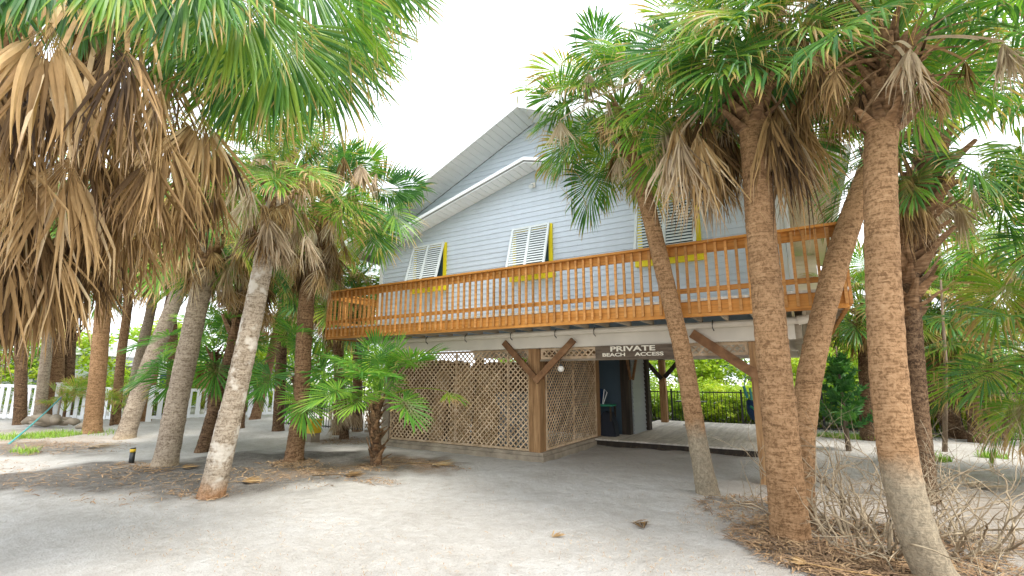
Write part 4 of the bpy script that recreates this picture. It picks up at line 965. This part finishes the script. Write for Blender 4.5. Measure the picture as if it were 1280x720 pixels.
for px, py, dp, L, k in ((312,235,6.7,.85,'grey'), (300,215,7.0,.85,'grey'), (362,250,6.9,.8,'grey'), (385,205,6.8,.7,'dead'), (340,200,7.2,.6,'dead'), (280,225,7.3,.9,'dead'), (265,235,7.6,1.0,'dead'), (325,190,6.6,.55,'grey'), (375,225,7.3,.7,'grey')):
    C_dead(eA, tA, px, py, dp, L, k, 30, .034)
for px, py, dp, L, k in ((452,205,9.0,.95,'grey'), (470,215,9.3,.8,'grey'), (430,195,8.9,.9,'dead'), (410,240,8.9,.9,'dead'), (425,260,9.2,.9,'grey'), (365,265,9.2,1.0,'dead'), (440,235,9.6,.9,'dead'), (350,240,9.4,1.0,'grey')):
    C_dead(eD, tD, px, py, dp, L, k, 34, .042)
for px, py, dp, L, k in ((1138,60,3.7,.62,'grey'), (1255,52,3.9,.62,'grey'), (1045,85,4.0,.55,'dead'), (1075,110,4.3,.55,'dead'), (1160,95,4.3,.5,'dead'), (1022,60,4.2,.6,'dead'), (1205,75,4.4,.5,'dead'), (1130,70,3.8,.75,'grey'), (1150,85,3.9,.7,'dead'), (1035,100,4.3,.6,'dead'), (1055,70,4.5,.65,'dead'), (1020,90,4.5,.65,'dead'), (1060,120,4.6,.6,'dead'), (1175,110,4.7,.55,'dead'), (1120,110,4.9,.6,'dead'), (1190,85,4.9,.6,'dead'), (1265,60,4.2,.6,'grey')):
    C_dead(eR4, tR4, px, py, dp, L, k, 34, .03)
for px, py, dp, L, k in ((1130,235,6.3,1.2,'dead'), (1125,215,6.4,1.1,'dead'), (1145,240,6.2,.9,'dead')):
    C_dead(eR3, tR3, px, py, dp, L, k, 16, .04)
for px, py, d, L in ((900,65,(-.5,-.9,-.2),1.0), (850,55,(-.8,-.4,-.2),.95), (1000,-15,(.3,-.9,-.2),.9), (880,10,(-.5,-.8,-.3),.95)):
    Q = atd(px, py, 4.9); dd = RV*d[0]+Vector((0,0,1))*d[1]+FH*d[2]
    hero_frond(eR2, tR2, Q, dd, L, 'green', rh.randrange(9999), n=44, spread=110, grav=.4, g0=.02, wmax=.042, side=(RV*abs(d[1])+Vector((0,0,-1))*d[0]+FH*.2), segs=8)

rk = random.Random(21)
for x, y, dp in ((1030,92,3.9), (1042,58,4.1), (1012,70,4.4), (1062,118,3.8), (1182,48,3.9), (1205,58,4.2), (1238,50,4.0), (1165,66,3.7), (1215,95,4.5), (1040,22,4.2), (1060,-5,4.0), (1155,12,3.9), (1205,8,4.3),
                 (1128,-15,3.8), (1090,-20,4.1), (1025,120,4.5), (1010,105,4.7), (1188,120,4.6), (1075,150,3.8), (1150,135,3.9), (1240,20,4.6), (1180,-10,4.3)):
    a0 = tR4-Vector((0,0,rk.uniform(.0,.8))); q = atd(x, y, dp); mb = MB(); md = (a0+q)/2+Vector((0,0,.10)); pts = [a0*(1-t)**2+md*2*t*(1-t)+q*t*t for t in [i/7 for i in range(8)]]
    w = rk.uniform(.7, 1.1); V, F, C = [], [], []; b = WM[eR4].translation
    petiole(V, F, C, pts, .065*w, .024*w, rk.random()); inst('leaf_stalk', finish_mesh('leaf_stalk', [v-b for v in V], F, C, [M['boot']]), eR4, Matrix.Translation(b))

# ---------------------------------------------------------------- trees, hedge, weeds
def leaf_cloud(seed, n_clump, per, size, leaf, squash=.75, wid=.55, hollow=.5):
    r = random.Random(seed); V, F, C = [], [], []
    for c in range(n_clump):
        while True:
            q = Vector((r.uniform(-1,1), r.uniform(-1,1), r.uniform(-1,1)))
            if hollow < q.length < 1: break
        q.z *= squash; q *= 1+.25*noise.noise(q*2.3+Vector((seed,0,0))); cr = size*r.uniform(.6, 1.35); shade = r.random()
        for k in range(per):
            v = Vector((r.gauss(0,1), r.gauss(0,1), r.gauss(0,.7)))*cr*.5+q; ln = leaf*r.uniform(.6, 1.3)
            d = Vector((r.gauss(0,1), r.gauss(0,1), r.gauss(-.2,.7))).normalized(); s = d.cross(Vector((r.gauss(0,.5), r.gauss(0,.5), 1))).normalized()*ln*wid
            b = len(V); V += [v, v+d*ln*.5+s*.5, v+d*ln, v+d*ln*.5-s*.5]; F.append((b, b+1, b+2, b+3))
            rv = max(0, min(1, shade*.7+r.random()*.3)); C += [(rv, .3, r.random(), 1)]*4
    return V, F, C
def cloud_mesh(name, args, mat): V, F, C = leaf_cloud(*args); return finish_mesh(name, V, F, C, [mat])
CR = [cloud_mesh('foliage', (i, 110, 55, .20, .075), M['leaf_a']) for i in range(3)]
CB = [cloud_mesh('foliage', (i+10, 90, 60, .22, .085, .8, .8, .3), M['leaf_b']) for i in range(3)]
def tree(label, x, y, h, w, kind, cat='tree', group=None, seed=0, z0=None):
    r = random.Random(seed); name = 'broadleaf_tree' if kind == 'a' else 'shrub'
    e = empty(name, (x, y, 0), label, cat, group); zc = h*.62 if kind == 'a' else h*.5
    mb = MB(); limbs = []
    if kind == 'a':
        MB().tube([(x, y, -.1), (x+.1*w, y, h*.2), (x-.05*w, y, h*.4), (x, y, h*.62)], [.05*h*.55, .04*h*.5, .03*h*.5, .01*h*.5], 9).build('trunk', M['wood_d'], e, True)
        for i in range(7):
            a = i*2.4+r.random(); q = Vector((x+math.cos(a)*w*.55, y+math.sin(a)*w*.55, h*r.uniform(.5, .85))); s = Vector((x, y, h*r.uniform(.2, .45)))
            MB().tube([s, (s+q)/2+Vector((0,0,.05*h)), q], [.014*h, .009*h, .003*h], 6, False).build('limb', M['wood_d'], e, True)
    else:
        for i in range(9):
            a = i*2.4+r.random(); q = Vector((x+math.cos(a)*w*.5, y+math.sin(a)*w*.5, h*r.uniform(.5, .9)))
            MB().tube([(x+math.cos(a)*.1*w, y+math.sin(a)*.1*w, -.05), (x+math.cos(a)*w*.3, y+math.sin(a)*w*.3, h*.4), q], [.018, .013, .006], 5, False).build('stem', M['wood_d'], e, True)
    me = (CR if kind == 'a' and seed % 2 else CB)[r.randrange(3)]
    hz_ = h*.42 if kind == 'a' else h*.55
    inst('crown', me, e, Matrix.Translation((x, y, zc)) @ Matrix.Rotation(r.uniform(0, 6.28), 4, 'Z') @ Matrix.Diagonal((w, w, hz_/.8, 1)))
rt = random.Random(5)
for i in range(15):      # bright hedge past the fence behind the house
    x = -8.6+i*.95+rt.gauss(0, .12)
    tree('bright yellow-green shrub in the hedge behind the rear fence', x, 18.9+rt.gauss(0, .2), 1.18+rt.gauss(0,.06), .85, 'b', 'shrub', 'hedge shrubs behind the rear fence', 200+i)
for i in range(14):      # second row and right side
    x = -9+i*1.15; tree('taller yellow-green shrub in the back row of the rear hedge', x, 20.4+rt.gauss(0, .3), 1.35+rt.gauss(0,.1), 1.0, 'b', 'shrub', 'back row shrubs of the rear hedge', 240+i)
for i in range(15):
    x = -14+i*2.4+rt.gauss(0, .4); tree('leafy green tree in the belt beyond the rear hedge', x, 27+rt.gauss(0, 1.5), 4.6+rt.gauss(0, .5), 2.3, 'a', 'tree', 'trees in the belt beyond the rear hedge', 300+i)
for i in range(9):
    p = onz(1010+i*38, 503+rt.gauss(0, 2)); p = atd(1010+i*38, 500, 19+rt.gauss(0, 1.5))
    tree('bright leafy shrub beyond the far right fence', p.x, p.y, 2.2+rt.gauss(0, .4), 1.5, 'b', 'shrub', 'shrubs beyond the far right fence', 330+i)
for i in range(9):
    p = atd(-60+i*66, 480, 29+rt.gauss(0, 3)); tree('yellow-green tree in the far grove beyond the picket fence', p.x, p.y, 5.0+rt.gauss(0, 1), 2.5, 'a', 'tree', 'trees beyond the picket fence', 360+i)
for i in range(9):
    p = atd(-40+i*60, 480, 24+rt.gauss(0, 1.5)); tree('low bright shrub beyond the picket fence', p.x, p.y, 1.9+rt.gauss(0, .5), 1.5, 'b', 'shrub', 'shrubs beyond the picket fence', 380+i)

# small dark conifer right of the balcony
cx = atd(1058, 540, 11.0); cf = empty('conifer', (cx.x, cx.y, 0), 'small dark green conifer right of the house under the balcony corner', 'tree')
MB().tube([(cx.x, cx.y, -.1), (cx.x, cx.y, 2.3)], [.06, .015], 8).build('trunk', M['wood_d'], cf, True)
rc = random.Random(3)
for k in range(19):
    z = .5+1.5*(k/19); L = .62*(1-k/23)*rc.uniform(.7, 1.2); a = k*2.4; V, F, C = [], [], []
    d0 = Vector((math.cos(a), math.sin(a), .25)); s0 = Vector((-math.sin(a), math.cos(a), 0))
    for j in range(16):
        u = j/15; c = Vector((cx.x, cx.y, z))+d0*L*u+Vector((0,0,.15*u*u))
        for sg_ in (-1, 1):
            t_ = (d0*.6+s0*sg_+Vector((0,0,.25*rc.random()))).normalized()*.22*(1-u*.6); b = len(V); w = Vector((0,0,.03))+d0*.02
            V += [c-w, c+t_, c+w]; F.append((b, b+1, b+2)); C += [(rc.random(), .3, .5, 1)]*3
            for m_ in range(3):
                c2 = c+t_*(m_+.6)/3; tt = (t_*.3+Vector((rc.gauss(0,.06), rc.gauss(0,.06), rc.gauss(.03,.06)))); b = len(V)
                V += [c2-w*.8, c2+tt, c2+w*.8]; F.append((b, b+1, b+2)); C += [(rc.random(), .3, .5, 1)]*3
    me = finish_mesh('branch', V, F, C, [M['leaf_d']]); inst('branch', me, cf, Matrix.Identity(4))

# dead bare shrubs at right
def bare_shrub(label, c, n, h, spread, seed, bias=(0,0), thick=.012):
    r = random.Random(seed); e = empty('dead_shrub', (c.x, c.y, 0), label, 'shrub', 'bare dead shrubs in the right clump')
    for i in range(n):
        mb = MB()
        def grow(p, d, L, rad, lvl):
            pts = [p]; k = max(3, int(L/.09)); rr = [rad]
            for j in range(k):
                d = (d+Vector((r.gauss(0,.22), r.gauss(0,.22), r.gauss(0.0,.16)))+Vector((0,0,-.02*lvl))).normalized(); q = pts[-1]+d*L/k
                if q.z < .02: q.z = .02; d.z = abs(d.z)
                pts.append(q); rr.append(rad*(1-.75*(j+1)/k))
                if lvl < 3 and r.random() < (.42, .36, .25)[lvl]:
                    ax = Vector((r.gauss(0,1), r.gauss(0,1), r.gauss(.25,.8))).normalized(); grow(q, (d*.7+ax).normalized(), L*r.uniform(.3, .62), rr[-1]*.72, lvl+1)
            mb.tube(pts, rr, 5, False)
        a = r.uniform(0, 6.28); rad = r.random()**.5*spread*.4
        p = Vector((c.x+math.cos(a)*rad, c.y+math.sin(a)*rad, -.02)); d = Vector((math.cos(a)*r.uniform(.1,.9)+bias[0], math.sin(a)*r.uniform(.1,.9)+bias[1], r.uniform(.5, 1.3))).normalized()
        grow(p, d, h*r.uniform(.6, 1.2), thick*r.uniform(.6, 1.3), 0)
        mb.build('branch', M['twig'], e, True)
s1 = atd(1082, 640, 5.0); s1.z = 0
bare_shrub('dense tangle of bare dead branches between the two thick right palms', s1, 40, 1.05, 1.0, 1, thick=.014)
s2 = atd(1180, 640, 4.9); s2.z = 0
bare_shrub('bare sprawling dead branches reaching right of the nearest palm', s2, 22, 1.3, .9, 2, bias=(.7,.25))
s3 = atd(945, 610, 6.4); s3.z = 0
bare_shrub('thin bare dead twigs left of the thickest right palm', s3, 7, .7, .6, 4, bias=(-.4,0), thick=.007)
s4 = atd(1225, 690, 4.1); s4.z = 0
bare_shrub('small upright bare twigs in the sand at the lower right', s4, 8, .5, .3, 5, thick=.006)

def strips(name, label, cat, spots, n, mat, lmin, lmax, w, seed, flat=True, kind='stuff'):
    r = random.Random(seed); V, F, C = [], [], []
    wts = [s[2] for s in spots]
    for i in range(n):
        s = r.choices(spots, wts)[0]; 
        while True:
            a = r.uniform(0, 6.28); rad = math.sqrt(r.random())
            x = s[0]+math.cos(a)*rad*s[3]; y = s[1]+math.sin(a)*rad*s[4]
            break
        d = Vector((r.gauss(0,1), r.gauss(0,1), 0)).normalized(); L = r.uniform(lmin, lmax); z = .012+abs(r.gauss(0,.012))
        if flat: d.z = r.gauss(0, .12)
        else: d = Vector((d.x*.5, d.y*.5, r.uniform(.6, 1.2)))
        sd = Vector((-d.y, d.x, r.gauss(0,.3) if flat else 0)).normalized()*w*r.uniform(.5, 1.3); b = len(V); p = Vector((x, y, z if flat else -.005))
        m1 = p+d*L*.5+Vector((0,0,.012)) ; m2 = p+d*L
        if not flat: m1 = p+d*L*.5; m2 = p+d*L*.9+Vector((d.x, d.y, -.1))*L*.5
        m2.z = max(m2.z, .004)
        V += [p-sd*.4, p+sd*.4, m1+sd*.5, m1-sd*.5, m2]; F += [(b, b+1, b+2, b+3), (b+3, b+2, b+4)]
        rv = r.random(); rb = r.random(); C += [(rv, .2, rb, 1)]*5
    me = finish_mesh(name, V, F, C, [M[mat]]); o = bpy.data.objects.new(name, me); link(o); tag(o, label, cat, None, kind); return o
def spot(px, py, w, rx, ry): p = onz(px, py); return (p.x, p.y, w, rx, ry)
strips('leaf_litter', 'brown dry palm litter scattered under the left grove', 'leaf litter',
       [spot(70,600,3,3.2,.6), spot(200,600,3,2.2,.5), spot(330,598,3,1.5,.5), spot(380,585,3,1.2,.4), spot(520,580,3,1.3,.28), spot(430,596,3,1.3,.25), spot(180,585,2,.9,.3), spot(100,560,3,1.6,.9), spot(435,552,3,.8,.7), spot(30,560,3,2,1), spot(250,620,1,.5,.3), spot(470,586,3,.45,.35), spot(370,580,3,.5,.4)],
       5200, 'litter', .03, .20, .012, 1)
strips('twig_litter', 'sparse twigs and chips lying on the open pale sand', 'twigs',
       [spot(600,640,1,4,1.6), spot(740,640,1,3.5,1.5), spot(300,660,1,3,.8), spot(800,585,1.4,1.6,1.4), spot(850,565,1.4,1.3,.7), spot(500,700,1,1.6,.5), spot(800,700,1.5,1.0,.5), spot(900,650,2,.5,.6), spot(250,690,1,1.5,.4)], 2600, 'litter', .008, .07, .0045, 2)
strips('dead_leaf_litter', 'thick tan leaf litter heaped round the right palms and dead branches', 'leaf litter',
       [(s1.x, s1.y, 5, 1.0, .9), (s2.x, s2.y, 3, 1.1, .9), (s3.x, s3.y-.2, 3, .7, .7), (s4.x, s4.y, 3, .8, .6), spot(1030,700,5,.6,.5), spot(1090,715,5,.6,.5), spot(950,670,2,.3,.5)], 5200, 'litter', .04, .26, .013, 3)
strips('grass', 'short green weeds and grass tufts in the sand', 'grass',
       [spot(65,545,5,.9,.6), spot(30,566,1,.6,.2), spot(5,548,2,.8,.4), spot(130,542,1,1,.5), spot(1075,548,9,1.0,.4), spot(1140,543,9,1.1,.6), spot(1220,545,2,1.0,.5), spot(1165,575,2,.3,.25), spot(1240,572,1,.25,.2), spot(680,605,0,1,1)],
       6500, 'grass', .06, .2, .012, 4, False)

# individual fallen things
for i, (x, y, L, rot, lb) in enumerate(((790,655,.22,.3,'dry curled leaf on the open sand right of centre'), (690,673,.16,1.2,'small fallen leaf on the sand near the bottom centre'), (805,662,.2,2.2,'fallen brown twig on the sand before the leaning palm'))):
    p = onz(x, y)+Vector((0,0,.012)); r = random.Random(i); V, F, C = [], [], []
    fan(V, F, C, (0,0,0), (1,0,.1), (0,1,0), L, n=7, spread=35, grav=.1, segs=4, wmax=.02, seed=i, unite=.6)
    me = finish_mesh('fallen_leaf', V, F, C, [M['dead']]); o = bpy.data.objects.new('fallen_leaf', me)
    link(o, None, Matrix.Translation(p) @ Matrix.Rotation(rot, 4, 'Z')); tag(o, lb, 'leaf', 'fallen leaves on the sand')
for i, (x, y, L, rot, k, lb) in enumerate(((300,606,.4,.4,'dead','fallen brown palm frond between the peeling palm and brown flared palm'), (540,583,.5,-.2,'dead','fallen rusty palm frond on the sand before the lattice screen'),
                                         (430,597,.4,.1,'dead','fallen thin palm frond in the mulch below the brown flared palm'), (225,588,.35,.7,'dead','fallen reddish frond at the foot of the grey-brown leaning palm'),
                                         (1010,712,.16,2.6,'dead','fallen tan frond in the litter left of the nearest right palm'), (1215,612,.6,.2,'dead_grey','fallen grey frond stalk lying right of the nearest palm'), (110,560,.7,.1,'dead_grey','fallen grey frond in the litter below the scaly palm'))):
    p = onz(x, y)+Vector((0,0,.03)); V, F, C = [], [], []
    petiole(V, F, C, [Vector((-.5,0,.02)), Vector((-.2,.02,.03)), Vector((0,0,.03))], .03, .02)
    fan(V, F, C, (0,0,.03), (1,0,.02), (0,1,.0), L, n=26, spread=55, grav=.0, segs=5, wmax=.035, seed=i+50, unite=.3, curl=.03, fold=.12, costa=.1)
    V = [Vector((v.x, v.y, max(.0, v.z*.6))) for v in V]
    me = finish_mesh('fallen_frond', V, F, C, [M[k]]); o = bpy.data.objects.new('fallen_frond', me)
    link(o, None, Matrix.Translation(p) @ Matrix.Rotation(rot+R(YAW), 4, 'Z')); tag(o, lb, 'palm leaf', 'fallen palm fronds')

# black marker post with a yellow band
b = onz(164, 579); mk = empty('marker_post', b, 'low black marker post with a yellow band in the mulch', 'marker')
z = Vector((0,0,1)); MB().tube([b-z*.05, b+z*.20], .045, 12).tube([b+z*.261, b+z*.28], .045, 12).build('body', M['black'], mk, True)
MB().tube([b+z*.202, b+z*.26], .048, 12).build('band', M['yel_box'], mk, True)
# driftwood mound and rope by the picket fence
dm = onz(62, 533); dw = empty('driftwood_pile', dm, 'grey driftwood and stone pile at the foot of the long picket fence', 'driftwood')
rd = random.Random(8)
for i in range(9):
    a = rd.gauss(0, .35)+R(YAW); o0 = dm+Vector((rd.gauss(0,.7), rd.gauss(0,.3), .06+.06*i % .3)); L = rd.uniform(.4, 1.0); d = Vector((math.cos(a), math.sin(a), rd.gauss(0,.12)))
    MB().tube([o0-d*L/2, o0-d*L*.15+Vector((0,0,.04)), o0+d*L*.2, o0+d*L/2], [.05, .11*rd.uniform(.7,1.5), .12, .04], 9).build('log', M['grey_wood'], dw, True)
ra, rb2 = atd(10, 556, onz(10,556).dot(FH)), onz(72, 520)
rb2 = atd(76, 497, onz(72, 530).dot(FH))
rp = MB().tube([ra, ra.lerp(rb2, .33)-z*.04, ra.lerp(rb2, .66)-z*.04, rb2], .022, 6).build('rope', M['teal'], None, True); tag(rp, 'teal rope stretched from the sand up to the driftwood pile', 'rope')
st = MB().tube([rb2+Vector((.0,0,.05)), Vector((rb2.x, rb2.y, -.1))], .035, 6).build('stake', M['grey_wood'], None); tag(st, 'short wooden stake holding the teal rope by the picket fence', 'stake')
# yellow box behind the left metal fence
yb = atd(389, 530, 12.6); yb.z = .0
e = empty('storage_tote', yb, 'yellow plastic box on the sand behind the left metal fence', 'box')
MB().box((yb.x-.22, yb.y-.15, .22), (yb.x+.22, yb.y+.15, .52)).build('body', M['yel_box'], e); MB().box((yb.x-.25, yb.y-.18, .521), (yb.x+.25, yb.y+.18, .56)).build('lid', M['yel_box'], e)
MB().box((yb.x-.2, yb.y-.13, -.02), (yb.x+.2, yb.y+.13, .219)).build('base', M['grey_wood'], e)
# white leaning post, thin bamboo at right
a, b = atd(1200, 545, 15.5), atd(1190, 455, 15.5); a.z = -.05
o = MB().tube([a, b], .09, 8).build('pole', M['picket'], None); tag(o, 'white round post beyond the far right fence', 'post')
a, b = atd(1178, 548, 11), atd(1176, 350, 11); a.z = -.05
o = MB().tube([a, (a+b)/2+Vector((.05,0,0)), b], [.05, .04, .02], 7).build('bare_sapling', M['wood_d'], None, True); tag(o, 'thin straight bare sapling in front of the brown shaggy palm at right', 'sapling')

# far white buildings and vehicle left
def cottage(label, px, dep, w, h, depth, rz, seed, ang=0):
    p = atd(px, 500, dep); e = empty('cottage', (p.x, p.y, 0), label, 'building'); a = RV; u = FH; Z = Vector((0,0,1)); b = Vector((p.x, p.y, 0))
    def Q(i, j, k): return b+a*i+u*j+Z*k
    MB().prism([Q(-w/2,0,-.1), Q(w/2,0,-.1), Q(w/2,0,h), Q(-w/2,0,h)], u*depth).build('wall', M['farwhite'], e)
    MB().prism([Q(-w/2-.3,-.3,h+.01), Q(-w/2-.3,depth/2,h+rz), Q(-w/2-.3,depth+.3,h+.01)], a*(w+.6)).build('roof', M['shingle' if seed % 2 else 'farwhite'], e)
    n = int(w/2.4)
    for i in range(n):
        x = -w/2+(i+.5)*w/n
        f = MB().prism([Q(x-.45,-.03,.9), Q(x+.45,-.03,.9), Q(x+.45,-.03,1.9), Q(x-.45,-.03,1.9)], u*.025).build('window', M['white'], e)
        MB().prism([Q(x-.37,-.04,.98), Q(x+.37,-.04,.98), Q(x+.37,-.04,1.82), Q(x-.37,-.04,1.82)], u*.008).build('pane', M['glass'], f)
    MB().prism([Q(w/2-1.0,-.035,0), Q(w/2-.2,-.035,0), Q(w/2-.2,-.035,2.0), Q(w/2-1.0,-.035,2.0)], u*.03).build('door', M['siding_lt'], e)
cottage('white low cottage with pale roof behind the picket fence at far left', -30, 24, 9, 2.7, 6, 1.0, 0)
cottage('long low white cottage beyond the pale leaning palms', 205, 27, 12, 2.2, 6, .7, 1)
